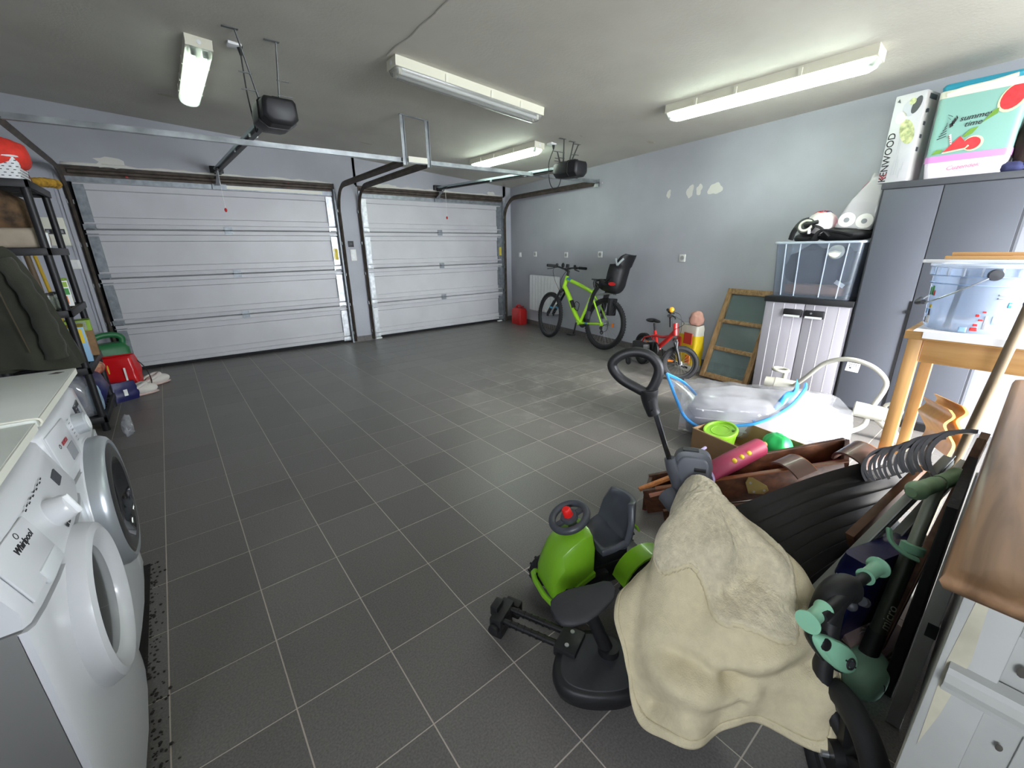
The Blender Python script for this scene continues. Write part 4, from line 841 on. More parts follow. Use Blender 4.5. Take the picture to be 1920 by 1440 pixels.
# pet food sack
t = thing('food_sack', 'yellow and red printed sack standing behind the small red bike', 'sack', (4.57, 1.20, 0))
m_sack = mat('yellow sack print', 'DDBD1F', .42, bump=(16, .6)); m_sackr = mat('red sack print', 'B8372B', .42); m_sackw = mat('pale sack foil', 'C9C6B8', .4, bump=(20, .5))
mb, rg = crumple((4.60, 1.19, 0), .27, .14, .50, 21, amp=.014, rz=70); mb.loft(rg[:3], cap=True); obj('foil_base', mb, m_sackw, t, ang=70)
mb, rg = crumple((4.60, 1.19, 0), .27, .14, .50, 21, amp=.014, rz=70); mb.loft(rg[2:12], cap=False); obj('printed_body', mb, m_sack, t, ang=70)
mb, rg = crumple((4.60, 1.19, 0), .27, .14, .50, 21, amp=.014, rz=70); mb.loft(rg[11:], cap=True); obj('rolled_top', mb, m_sackw, t, ang=70)
fx_ = T(4.60, 1.19, 0, 70)
for a_, b_, c_, d_, mm in ((-.10, .30, .02, .42, m_sackr), (.06, .22, .125, .36, m_sackr), (-.10, .09, -.03, .18, m_reflect), (.0, .03, .10, .06, m_print), (-.08, .03, -.02, .05, m_print)):
    mb = MB(fx_); mb.box((a_, .072, b_), (c_, .082, d_)); mb.v = mb.v; obj('print', mb, mm, t, bev=.012 if mm == m_reflect else 0)
lump('paper_bag', (4.56, 1.13, .505), .05, .07, .13, mat('crumpled pink paper', 'B98C7C', .8, bump=(20, .6)), 'crumpled pinkish paper bag on top of the yellow sack', 'bag', 17, .25)
# red fuel can
t = thing('fuel_can', 'red plastic fuel can on the floor in the far corner', 'fuel can', (5.13, 4.78, 0)); B = T(5.12, 4.76, 0, 83)
obj('tank', MB(B).loft([rr(.135, .08, .03, 0), rr(.14, .085, .03, .03), rr(.14, .085, .03, .24), rr(.125, .07, .03, .275), rr(.12, .065, .03, .285)]), m_red, t, ang=40)
mb = MB(B); mb.tube(crom([(-.06, 0, .275), (-.05, 0, .32), (.05, 0, .325), (.09, 0, .28)], 5), .018, 10); obj('handle', mb, m_red, t)
obj('cap', MB(B).cyl((-.10, 0, .275), (-.10, 0, .325), .028, 14), mat('dark red cap', '8E1214', .5), t)
for s in (-.05, .05): obj('rib', MB(B).box((s-.012, -.09, .06), (s+.012, .09, .2)), m_red, t, bev=.006)
# ================================================================ old oak window leaning on the wall
m_oak = wood('weathered oak', 'A3835A', '7A5E3C', 2, 16, .6); m_oakh = wood('weathered oak rail', 'A3835A', '7A5E3C', 0, 16, .6); m_pane = clear('dusty ribbed pane', '7F918F', .45, .12, .7)
p0 = V((4.465, .955, .0)); p1 = V((4.395, .455, .0)); xd = (p1-p0); Wd = xd.length; top = V((4.775, 1.00, .875)); zd = top-p0; Hh = zd.length
t = thing('oak_window', 'old oak window sash with three panes leaning on the right wall', 'window sash', p0)
F = frame(p0, xd, zd)
for x in (0, Wd-.05): obj('stile', MB(F).box((x, -.045, 0), (x+.05, 0, Hh)), m_oak, t, bev=.003)
for z in (0, .295, .575, Hh-.055): obj('rail', MB(F).box((.05, -.042, z), (Wd-.05, -.003, z+(.055 if z in (0, Hh-.055) else .04))), m_oakh, t, bev=.003)
for a_, b_ in ((.055, .295), (.335, .575), (.615, Hh-.055)): obj('pane', MB(F).box((.05, -.024, a_), (Wd-.05, -.02, b_)), m_pane, t)
for x, z in ((.06, Hh-.03), (Wd-.1, Hh-.03), (Wd-.12, .03)): obj('hinge_plate', MB(F).cbox((x, .003, z), (.05, .012, .03)), m_black, t, bev=.002)
# ================================================================ low utility cabinet, clear bin and what is in it
m_keter = mat('pale lilac grey resin', '98959B', .5); m_groove = mat('pale groove', 'D4D2D6', .5)
t = thing('low_cabinet', 'low pale grey two-door resin cabinet with black top', 'cabinet', (4.45, .08, 0))
y0, y1, xf = -.225, .385, 4.29
def dep(y): return wx(y)-.02
obj('carcass', MB().prism([(xf+.012, y0), (dep(y0), y0), (dep(y1), y1), (xf+.012, y1)], .06, .845), m_keter, t)
obj('plinth', MB().prism([(xf+.02, y0), (dep(y0), y0), (dep(y1), y1), (xf+.02, y1)], 0, .062), m_black, t)
obj('top', MB().prism([(xf-.015, y0-.01), (dep(y0)+.01, y0-.01), (dep(y1)+.01, y1+.01), (xf-.015, y1+.01)], .845, .89), m_black, t, bev=.004)
ym = .084
for a_, b_ in ((y0+.01, ym-.003), (ym+.003, y1-.002)):
    d = obj('door', MB().box((xf-.004, a_, .07), (xf+.014, b_, .842)), m_keter, t, bev=.002); w = b_-a_
    for f in (.22, .5, .78): obj('groove', MB().box((xf-.0055, a_+w*f-.002, .075), (xf-.003, a_+w*f+.002, .836)), m_groove, d)
    c = b_-.075 if b_ < ym else a_+.075
    h = obj('handle', MB().cbox((xf-.012, c, .765), (.026, .142, .066)), m_black, d, bev=.012)
    obj('handle_grip', MB().cbox((xf-.0262, c, .742), (.004, .118, .016)), mat('white grip strip', 'C9CBC8', .4), d)
    if b_ > ym: pass
    else: obj('lock', MB().cyl((xf-.027, c+.02, .775), (xf-.022, c+.02, .775), .008, 12), m_steel, d)
m_bin = clear('clear storage bin plastic', 'C6D2E2', .10, .08, .6)
t = thing('storage_bin', 'clear plastic storage bin on the low cabinet', 'storage bin', (4.46, .08, .89))
B = T(4.45, .082, .892, -3.5)
def br(w, d, z): return rr(w, d, .03, z, 4)
obj('bin_body', MB(B).loft([br(.14, .275, 0), br(.158, .30, .43), br(.154, .296, .43), br(.136, .271, .006)], cap=False).loft([br(.14, .275, 0), br(.139, .274, .004)]), m_bin, t, ang=50)
obj('rim', MB(B).tube(br(.164, .306, .43), .009, 6, closed=True), clear('clear rim', 'DCE6F2', .5, .1, .8), t)
for k in (-.2, -.08, .1, .2): obj('rib', MB(B).beam((-.148, k, .01), (-.163, k*1.08, .42), .006, .006), MATS['clear rim'], t)
m_navyc = mat('navy fabric', '232A3C', .85, var=(7, .4), bump=(40, .5))
mb = MB(B); vs = MB(); vs.ball((0, 0, 0), 1, 1, 1, 32, 18, e=.5)
def cloth_in(bx, by, z0, z1, m, nm, lb, seed, ox=0, oy=0):
    q = MB(); 
    for p in vs.v:
        n = NZ.noise(p*2.2+V((seed, 0, 0)))*.22; q_ = p*(1-.12+n*.5); q.v.append(B @ V((q_.x*bx+ox, q_.y*by+oy, z0+(q_.z+.9)*.5*(z1-z0)*(.95+n))))
    q.f = vs.f; q.mi = vs.mi; return solo(nm, q, m, lb, 'clothes', ang=70)
cloth_in(.125, .262, .10, .42, m_navyc, 'clothes_bundle', 'dark navy clothes bundled inside the clear storage bin', 3)
cloth_in(.12, .25, .01, .12, mat('tan fabric', '9C7460', .85, bump=(40, .4)), 'tan_garment', 'tan garment at the bottom of the clear storage bin', 5)
obj('cup_sole', MB(B).lathe([(0, 0), (.05, 0), (.055, .02), (.045, .045), (0, .05)], 20, T(-.105, -.13, .35, ry=-70)), m_ivory, thing('sun_hat', 'cream hat at the top of the clear storage bin', 'hat', B @ V((-.1, -.13, .36))))
solo('white_label', MB(B @ T(-.135, -.2, .12, rx=30)).cbox((0, 0, 0), (.004, .07, .03)), m_whitep, 'small white tag on the clothes in the clear bin', 'tag')
# things standing on the bin
t = thing('bike_helmet', 'white patterned bike helmet tilted on the clear bin', 'helmet', (4.44, .12, 1.38)); F = T(4.44, .13, 1.44, 20, 0, -25)
hm = mat('white helmet shell', 'CFC9C6', .3); g = []
obj('shell', MB(F).lathe([(.0, .115), (.05, .108), (.085, .08), (.105, .04), (.11, 0), (.106, -.02), (.10, -.02), (.10, 0), (.08, .06), (0, .1)], 28), hm, t)
for k in range(6):
    a_ = R(-50+20*k); mb = MB(F); mb.tube(crom([(.112*math.cos(a_)*math.cos(b), .112*math.sin(a_)*math.cos(b), .118*math.sin(b)) for b in (R(0), R(30), R(60), R(80))], 5), .005, 6); obj('stripe', mb, m_red if k % 2 else mat('dark blue stripe', '2B2E58', .4), t)
mb = MB(F); mb.tube(rr(.104, .104, .1, -.022, 6), .012, 8, closed=True); obj('rim', mb, m_black, t)
t = thing('safety_harness', 'black strapped baby carrier frame with pale round disc on the clear bin', 'carrier', (4.42, .10, 1.335)); F = T(4.40, .08, 1.335)
mb = MB(F); mb.ball((.03, -.12, .045), .11, .2, .06, 22, 10); mb.ball((0, .12, .02), .09, .09, .045, 16, 8); obj('padding', mb, m_black, t)
for P_ in ([(-.05, .22, .01), (-.06, .20, .08), (-.03, .16, .15), (.02, .1, .17)], [(-.08, .05, .01), (-.11, .0, .07), (-.09, -.1, .06), (-.08, -.2, .03)], [(-.06, .12, .12), (-.1, .02, .10), (-.1, -.06, .03)]):
    obj('strap', MB(F).tube(crom(P_, 6), .02, 8, flat=.4), m_black, t)
G = frame(F @ V((-.07, .115, .105)), (0, -1, .2), (-1, .1, .5)); obj('disc', MB(G).cyl((0, 0, 0), (0, 0, .02), .062, 28), m_black, t); obj('ring', MB(G).torus(.042, .010, T(0, 0, .02), 28, 8), m_ivory, t)
obj('buckle', MB(G).box((-.01, -.01, .02), (.09, .015, .045)), m_black, t, bev=.005); obj('tab', MB(G).cbox((.03, -.06, .02), (.02, .035, .015)), m_white, t, bev=.004)
t = thing('paper_roll_pack', 'torn clear pack of white paper rolls with pink edges on the clear bin', 'paper pack', (4.42, -.11, 1.40))
F = frame((4.43, -.09, 1.415), (0, -1, -.12), (.05, -.35, 1)); m_paper = mat('white tissue paper', 'E2E0DC', .95, bump=(60, .3)); m_pinkp = mat('magenta pack print', 'D52C74', .4); m_packf = clear('crinkled pack film', 'E8E6E8', .5, .12, .9)
for z, x in ((.0, -.045), (.0, .065)):
    r_ = obj('roll', MB(F).cyl((x, -.075, z+.055), (x, .05, z+.055), .054, 28), m_paper, t, bev=.006); obj('core', MB(F).cyl((x, -.0765, z+.055), (x, -.07, z+.055), .018, 16), m_grey, r_)
rg = []
for i in range(12):
    z = -.002+.36*i/11; w = .115*(1-.5*(i/11)**2); d = .075*(1-.35*(i/11)); rg.append([(p[0]*(1+.5*NZ.noise(V((p[0]*20, p[1]*20, z*14)))*(i/11))+.05*(i/11), p[1]*(1+.6*NZ.noise(V((p[0]*18, p[1]*18, z*18+4)))*(i/11)), z+(NZ.noise(V((p[0]*30, p[1]*30, 2)))*.05 if i == 11 else 0)) for p in rr(w, d, .03, 0, 6)])
obj('wrapper', MB(F).loft(rg, cap=False), m_packf, t, ang=70, thick=.001)
for k, (i0, ks) in enumerate(((0, range(0, 3)), (0, range(12, 15)))):
    mb = MB(F)
    for a_ in range(0, 8):
        pass
    col = [[V(rg[i][ks[j] if j < len(ks) else -1])*1.01 for j in range(len(ks))] for i in range(0, 9 if k == 0 else 12)]
    mb.sheet(col); obj('pink_edge', mb, m_pinkp, t, thick=.0015)
# ================================================================ tall dark grey cabinet and the boxes on it
m_tall = mat('dark grey cabinet resin', '54575F', .5, var=(2, .06)); m_tallc = mat('charcoal cabinet edge', '45474C', .5)
t = thing('tall_cabinet', 'tall dark grey two-door utility cabinet beside the low cabinet', 'cabinet', (4.42, -.585, 0)); y0, y1 = -.935, -.238; xb = lambda y: min(wx(y)-.02, 4.62)
obj('carcass', MB().prism([(xf+.012, y0), (xb(y0), y0), (xb(y1), y1), (xf+.012, y1)], .06, 1.665), m_tallc, t)
obj('plinth', MB().prism([(xf+.02, y0), (xb(y0), y0), (xb(y1), y1), (xf+.02, y1)], 0, .062), m_black, t)
obj('top', MB().prism([(xf-.008, y0-.01), (xb(y0)+.01, y0-.01), (xb(y1)+.01, y1+.005), (xf-.008, y1+.005)], 1.665, 1.705), m_tallc, t, bev=.003)
for a_, b_ in ((y0+.012, -.557), (-.552, y1-.012)):
    d = obj('door', MB().box((xf-.004, a_, .075), (xf+.013, b_, 1.66)), m_tall, t, bev=.002)
    if a_ > -.6: obj('handle', MB().box((xf-.007, a_-.003, .12), (xf-.002, a_+.012, .92)), m_black, d)  # no handle: black strip added to draw the dark gap between the doors
obj('lock', MB().cyl((xf-.018, -.545, .845), (xf-.004, -.545, .845), .013, 14), m_black, t)
# kitchen appliance box
t = thing('appliance_box', 'white printed blender box standing on the tall grey cabinet', 'box', (4.37, -.30, 1.706)); B = T(0, 0, 0)
m_kw = mat('silver white carton print', 'BFBFC2', .45, var=(3, .12)); m_kg = mat('grey carton side', 'ABA8A5', .5); m_yg = mat('pale green food print', 'B9C08A', .5, var=(40, .5)); m_lg = mat('light grey appliance print', 'B2B5BB', .4)
a_, b_ = -.375, -.212; F = frame((4.285, b_, 1.707), (0, -1, 0), (0, 0, 1))   # local x along the front face, y into the box
obj('box_body', MB().box((4.285, a_, 1.707), (4.46, b_, 2.235)), m_kw, t, bev=.002)
obj('side_panel', MB().box((4.287, a_-.0012, 1.71), (4.458, a_, 2.232)), m_kg, t)
TX = frame((4.2843, b_-.028, 1.73), (0, 0, 1), (-1, 0, 0))
text('lettering', 'KENWOOD', .058, TX @ T(.135, 0, 0), m_print, t, align='CENTER', sx=.98, bold=.0006)
text('lettering', 'K', .0585, TX @ T(.0, .0, .0006), mat('dark red K', '8E2B33', .6), t, align='LEFT', sx=.98, bold=.0006)
X_ = 4.2838
def flat(poly, m, nm='print', x=X_):
    """poly of (y, z) on the cabinet-front plane of a box"""
    mb = MB(frame((x, 0, 0), (0, 1, 0), (1, 0, 0))); mb.prism([(p, q) for p, q in poly], -.0006, .0008); return obj(nm, mb, m, t)
def oval(y, z, a, b, rot=0, n=20):
    c_, s_ = math.cos(R(rot)), math.sin(R(rot)); return [(y+a*math.cos(2*PI*k/n)*c_-b*math.sin(2*PI*k/n)*s_, z+a*math.cos(2*PI*k/n)*s_+b*math.sin(2*PI*k/n)*c_) for k in range(n)]
flat(oval(-.315, 2.01, .038, .08, -20), m_yg); flat(oval(-.305, 2.15, .04, .05), m_lg); flat(oval(-.335, 2.16, .022, .05, 15), m_dark, x=X_-.0004); flat(oval(-.265, 2.10, .03, .035), m_ivory); flat(oval(-.31, 2.185, .018, .02), m_yg, x=X_-.0008); flat([(-.225, 2.2), (-.245, 2.19), (-.235, 2.215)], m_dark)
dots('print', [(x, y, .003, l) for x, y, l in ((-.285, 1.80, .1), (-.297, 1.81, .12), (-.309, 1.80, .1), (-.285, 1.93, .09), (-.297, 1.93, .09), (-.325, 1.76, .06), (-.335, 1.80, .05))], frame((X_, 0, 0), (0, 1, 0), (1, 0, 0)), m_lg, t)
S_ = frame((4.375, a_-.0016, 1.7), (1, 0, 0), (0, -1, 0))
dots('print', [(-.05+.006*k, .20+.075*k, .03, .022) for k in range(4)]+[(-.05, .19, .03, .008), (.0, .505, .10, .03), (-.05, .42, .02, .02)], S_, m_dark, t)
t.rotation_euler.z = R(-11)
# watermelon drinks cooler
t = thing('cool_box', 'mint green cooler box with watermelon print and pink base on the tall cabinet', 'cooler', (4.40, -.60, 1.706))
m_mint = mat('mint cooler print', '86B4A8', .4); m_cpink = mat('orchid pink band', 'C88BC4', .4); m_cwhite = mat('pale lilac base', 'DAD3DC', .4); m_teal = mat('turquoise lid', '2A94AC', .4); m_flesh = mat('watermelon red print', 'DB3B3F', .45, var=(40, .25)); m_rindp = mat('pale rind print', 'E6DDB0', .45); m_leaf = mat('leaf green print', '6F9A3A', .45)
ya, yb_ = -.80, -.425; xa, xb_ = 4.285, 4.52
def cr(z, e=0): return [(xa+xb_)/2, (ya+yb_)/2, (xb_-xa)/2+e, (yb_-ya)/2+e, z]
def crr(z, e=0): return [(p[0]+(xa+xb_)/2, p[1]+(ya+yb_)/2, z) for p in rr((xb_-xa)/2+e, (yb_-ya)/2+e, .03, 0, 5)]
obj('base', MB().loft([crr(1.707, -.012), crr(1.80, 0)]), m_cwhite, t); obj('band', MB().loft([crr(1.798, .003), crr(1.835, .004)]), m_cpink, t)
obj('printed_wall', MB().loft([crr(1.834, 0), crr(2.165, .004)]), m_mint, t); obj('collar', MB().loft([crr(2.163, .006), crr(2.20, .008), crr(2.205, .0)]), m_ivory, t)
obj('lid', MB().loft([crr(2.204, .0), crr(2.225, .004), crr(2.24, -.004), crr(2.243, -.02)]), m_teal, t)
obj('carry_handle', MB().tube(crom([(xa-.008, yb_-.03, 2.18), (xa-.012, yb_-.10, 2.195), (xa-.012, ya+.16, 2.20), (xa-.008, ya+.06, 2.215)], 6), .012, 8), m_ivory, t)
X_ = xa-.0045; PR = lambda p, m, dx=0: flat(p, m, x=X_-dx)
PR([(-.50, 1.85), (-.60, 1.862), (-.61, 1.88), (-.565, 1.935)], m_flesh, .0006); PR([(-.50, 1.846), (-.60, 1.855), (-.617, 1.873), (-.61, 1.88), (-.60, 1.864), (-.50, 1.852)], m_rindp, .001); PR(oval(-.63, 1.885, .045, .042), m_rindp); PR(oval(-.625, 1.885, .038, .035), m_flesh, .0003)
PR([(-.575, 1.93), (-.60, 1.965), (-.635, 1.975), (-.615, 1.94), (-.585, 1.925)], m_leaf, .0008); PR([(-.45, 1.845), (-.49, 1.85), (-.50, 1.87), (-.47, 1.87)], m_leaf, .0008); PR([(-.535, 1.895), (-.528, 1.895), (-.512, 1.95), (-.52, 1.955)], m_whitep, .001)
for k in range(4): PR([(-.533+.005*k, 1.90+.012*k), (-.526+.005*k, 1.903+.012*k), (-.525+.005*k, 1.908+.012*k), (-.532+.005*k, 1.905+.012*k)], m_red, .0014)
PR(oval(-.745, 2.10, .055, .075, 20), m_rindp); PR(oval(-.745, 2.105, .047, .066, 20), m_flesh, .0004); PR([(-.70, 2.03), (-.655, 2.0), (-.64, 1.985), (-.68, 2.05), (-.70, 2.06)], m_leaf, .0005)
for k in range(9): PR([(-.46-.006*k, 1.93+.015*k), (-.50+.002*k, 1.945+.015*k), (-.498+.002*k, 1.948+.015*k), (-.458-.006*k, 1.934+.015*k)], m_print)
for k in range(4): PR([(-.505-.008*k, 1.99+.012*k), (-.52-.004*k, 2.0+.014*k), (-.512-.004*k, 2.02+.012*k), (-.50-.008*k, 2.012+.012*k)], m_print, .0004)
text('lettering', 'summer', .042, frame((X_-.0004, -.61, 2.035), (0, -1, .06), (-1, 0, 0)), m_print, t, shear=.3); text('lettering', 'time', .042, frame((X_-.0004, -.605, 1.998), (0, -1, .06), (-1, 0, 0)), m_print, t, shear=.3)
text('lettering', 'Cuzendek', .036, frame((xa+.0035, -.61, 1.76), (0, -1, .05), (-1, 0, .06)), mat('pink script', 'E08AA4', .5), t, shear=.3)
dots('print', [(-.61, 1.738, .07, .004)], frame((xa+.004, 0, 0), (0, 1, 0), (1, 0, 0)), m_lg, t)
lump('brown_bag', (4.43, -.865, 1.706), .1, .06, .30, mat('dark brown furry bag', '2E2019', .9, var=(20, .4), bump=(80, .6)), 'dark brown bag at the end of the tall cabinet top', 'bag', 22, .2)
lump('orange_cloth', (4.36, -.87, 1.88), .05, .04, .06, m_reflect, 'orange brown cloth on the dark brown bag', 'cloth', 23, .2)
lump('blue_cloth', (4.33, -.82, 1.706), .045, .05, .05, mat('dark blue cloth', '33375E', .9), 'dark blue cloth at the edge of the tall cabinet top', 'cloth', 24, .2)
# ================================================================ near right: table, bucket, sideboard
m_birch = wood('pale birch', 'D2A468', 'BE8E55', 2, 12, .45); m_birchx = wood('pale birch board', 'D2A468', 'BE8E55', 1, 12, .45); m_sheetw = mat('white protective sheet', 'E4E4E6', .5)
t = thing('wooden_table', 'tall pale birch work table holding the clear paint bucket', 'table', (2.8, -1.18, 0))
obj('tabletop', MB().box((2.525, -1.55, .945), (3.10, -.805, .978)), m_birchx, t, bev=.003)
for x, y in ((2.56, -.84), (3.05, -.84), (2.56, -1.5), (3.05, -1.5)): obj('leg', MB().cbox((x, y, .4725), (.043, .043, .945)), m_birch, t, bev=.002)
for a, b in (((2.545, -1.475, .855), (2.567, -.865, .945)), ((3.043, -1.475, .855), (3.065, -.865, .945)), ((2.585, -.853, .855), (3.025, -.831, .945)), ((2.585, -1.513, .855), (3.025, -1.491, .945))): obj('apron', MB().box(a, b), m_birchx, t, bev=.002)
solo('paper_sheet', MB().box((2.515, -1.40, .9785), (2.98, -.83, .9815)).box((2.512, -1.40, .955), (2.516, -.86, .9815)), m_sheetw, 'white sheet on the birch table under the bucket', 'sheet')
m_buck = clear('pale blue clear bucket', 'C4D3E6', .34, .12, .6); m_buckin = mat('white inner tub', 'DCE3EC', .5)
bx, by, bz = 2.70, -.965, .982
t = thing('paint_bucket', 'large clear pale blue paint bucket on the birch table', 'bucket', (bx, by, bz)); B = T(bx, by, bz)
obj('bucket_body', MB(B).lathe([(0, 0), (.13, 0), (.138, .012), (.148, .235), (.144, .235), (.134, .015), (0, .006)], 48), m_buck, t)
#obj('lining', MB(B).lathe([(0, .008), (.125, .008), (.133, .16), (.131, .16), (.122, .012), (0, .012)], 48), m_buckin, t)
obj('rim', MB(B).lathe([(.149, .235), (.160, .238), (.162, .246), (.158, .252), (.144, .252), (.142, .243), (.144, .235)], 56, closed=True), MATS['clear rim'], t)
mb = MB(B); mb.lathe([(.1475, .205), (.153, .205), (.153, .208), (.1475, .208)], 56, closed=True); mb.lathe([(.1475, .175), (.150, .175), (.150, .178), (.1475, .178)], 56, closed=True); obj('band', mb, mat('blue band', '9DB6D6', .4), t)
for k in range(20):
    a = 2*PI*k/20; obj('rim_rib', MB(B @ M.Rotation(a, 4, 'Z')).box((.148, -.0025, .207), (.159, .0025, .238)), MATS['clear rim'], t)
ea = R(180+12); eb = ea+PI; E1 = V((.158*math.cos(ea), .158*math.sin(ea), .215)); E2 = V((.158*math.cos(eb), .158*math.sin(eb), .215))
for E_ in (E1, E2): obj('handle_ear', MB(B).lathe([(0, .018), (.018, .016), (.02, 0), (.02, -.01), (0, -.01)], 16, frame(E_, (0, 0, 1), V((E_.x, E_.y, 0)))), m_dark, t)
bail = [V((.166*math.cos(ea-PI*k/16), .166*math.sin(ea-PI*k/16), .215-.125*math.sin(PI*k/16))) for k in range(17)]; mid = bail[8]; mb = MB(B); mb.tube(bail, .0026, 6); obj('handle', mb, m_steel, t)
obj('grip', MB(B).tube([p*1.03 for p in bail[6:11]], .009, 12), m_dark, t)
def onb(a0, z0, a1, z1, m, nm='print'):
    """a print wrapped on the bucket wall"""
    mb = MB(B); r0 = .1385+.0425*z0; g = [[((.139+.043*z)*math.cos(R(a)), (.139+.043*z)*math.sin(R(a)), z) for z in (z0, z1)] for a in [a0+(a1-a0)*k/6 for k in range(7)]]
    mb.sheet(g); return obj(nm, mb, m, t, thick=.0008)
for a0, z0, w, h, m in ((112, .13, 4, .03, m_green2), (118, .13, 5, .035, m_green2), (124, .128, 3, .02, m_red), (112, .055, 5, .02, m_blue), (120, .08, 6, .012, m_yprint), (121, .05, 4, .025, m_dark), (120, .02, 7, .03, m_whitep), (113, .02, 5, .022, m_grey),
                         (172, .005, 9, .018, m_blue), (186, .03, 5, .008, m_red), (190, .05, 5, .006, m_red), (186, .065, 4, .009, m_red), (192, .08, 4, .006, m_red), (196, .02, 3, .05, m_grey), (204, .04, 4, .03, m_blue), (184, .012, 8, .012, m_red), (202, .13, 9, .006, m_grey), (202, .142, 9, .006, m_grey), (216, .1, 4, .02, m_teal)): onb(a0, z0, a0+w, z0+h, m)
# level and stirrer inside, sticks across the top
t2 = thing('stir_bar', 'dark metal bar standing inside the clear bucket', 'bar', B @ V((-.06, .06, .014))); obj('bar', MB(B).beam((-.105, .055, .014), (-.122, .045, .228), .016, .02), m_dark, t2); obj('clamp', MB(B).cbox((-.119, .046, .19), (.024, .024, .014)), m_steel, t2); obj('tip', MB(B).cbox((-.105, .055, .02), (.016, .022, .012)), m_reflect, t2)
for k, (x, y, z, w, m, lb) in enumerate(((2.60, -.79, 1.2352, .026, m_white, 'white painted stick, lowest of three across the bucket'), (2.64, -.845, 1.2482, .03, m_birchx, 'pale wooden stick lying on the bucket rim beside the white one'), (2.66, -.86, 1.2612, .03, m_birchx, 'pale wooden stick farthest across the bucket rim'))):
    mb = MB(frame((x, y, z), (.05, -1, 0), (0, 0, 1))).box((0, -w/2, 0), (.72, w/2, .012)); solo('wooden_stick', mb, m, lb, 'stick', 'sticks across the bucket', bev=.002)
# sideboard
m_brown = wood('worn brown top', '7E6248', '5E4631', 0, 10, .42); m_brown2 = wood('worn brown moulding', '85664A', '624932', 0, 14, .38)
m_paint = mat('worn white paint', '9C9D99', .55, var=(6, .12), bump=(30, .2)); m_bare = mat('scraped pale wood', 'ADA995', .7, var=(14, .2))
t = thing('sideboard', 'white painted sideboard with a worn brown wooden top', 'sideboard', (1.65, -1.45, 0))
x0, x1, ya, yb_ = .985, 2.29, -1.72, -1.122
def topring(e, z): return [(x0+e, ya, z), (x1-e, ya, z), (x1-e, yb_-e, z), (x0+e, yb_-e, z)]
obj('top', MB().loft([topring(.022, .858), topring(.006, .866), topring(0, .880), topring(.004, .893), topring(.016, .900), topring(.05, .9035)]), m_brown2, t, ang=60)
obj('top_panel', MB().loft([topring(.075, .9035), topring(.078, .909), topring(.092, .910), topring(.096, .906), topring(.11, .906)]), m_brown, t, ang=30)
X, Y = 1.075, -1.150
obj('carcass', MB().box((X+.012, ya, .06), (x1-.06, Y-.012, .858)), m_paint, t)
for a, b in (((X-.004, Y-.06, 0), (X+.055, Y, .858)), ((X-.004, ya, 0), (X+.055, ya+.06, .858)), ((x1-.09, Y-.06, 0), (x1-.05, Y, .858))): obj('post', MB().box(a, b), m_paint, t, bev=.003)
mb = MB(); mb.prism([(Y-.014, .845), (Y-.024, .845), (Y-.03, .72), (Y-.022, .60), (Y-.012, .52), (Y-.008, .7)], -.0006, .0006, frame((X-.0045, 0, 0), (0, 1, 0), (1, 0, 0))); obj('bare_patch', mb, m_bare, t)
for z0, z1 in ((.79, .858), (.655, .70), (.06, .16)): obj('rail', MB().box((X, ya+.06, z0), (X+.03, Y-.06, z1)), m_paint, t, bev=.002)
mb = MB(); mb.prism([(-.03, .665), (-.034, .68), (-.024, .686), (-.028, .695), (-.015, .705), (-.004, .71), (.004, .71), (.004, .66), (-.015, .66)], ya+.02, Y-.008, frame((X, 0, 0), (1, 0, 0), (0, -1, 0)) @ M.Rotation(0, 4, 'X'))
mb = MB(); prof = [(-.004, .652), (-.014, .655), (-.016, .668), (-.026, .672), (-.03, .684), (-.02, .692), (-.018, .702), (.002, .706), (.002, .652)]
mb.loft([[(X+p, y, z) for p, z in prof] for y in (ya+.02, Y-.012)]); obj('moulding', mb, m_paint, t)
for z0, z1 in ((.70, .79), (.16, .655)): obj('panel', MB().box((X+.008, ya+.06, z0), (X+.016, Y-.06, z1)).box((X+.004, Y-.30, z0+.03), (X+.012, Y-.10, z1-.02)), m_paint, t, bev=.002)
for y, z, s in ((Y-.075, .74, .006), (Y-.12, .735, .004), (Y-.11, .47, .009), (Y-.085, .60, .004)): obj('chip', MB().ball((X-.001, y, z), .0012, s, s*1.6, 8, 5), mat('dark chip', '45423C', .9), t)
t = thing('painted_post', 'white painted board standing upright beyond the sideboard corner', 'board', (1.62, -1.135, 0)); obj('board', MB().box((1.615, -1.150, .0), (1.64, -1.118, .80)), m_paint, t, bev=.002); obj('latch', MB().box((1.605, -1.152, .34), (1.616, -1.130, .375)), m_black, t)
# broom pole leaning in the corner
t = thing('leaning_pole', 'grey brown wooden pole leaning between table and sideboard', 'pole', (2.33, -.99, 0)); obj('shaft', MB().cyl((2.42, -1.02, .0), (2.375, -1.100, 1.12), .0145, 14), wood('grey brown pole', '85765F', '6B5C48', 2, 18), t); obj('end_cap', MB().ball((2.375, -1.10, 1.12), .016, .016, .016, 12, 8), m_dark, t)
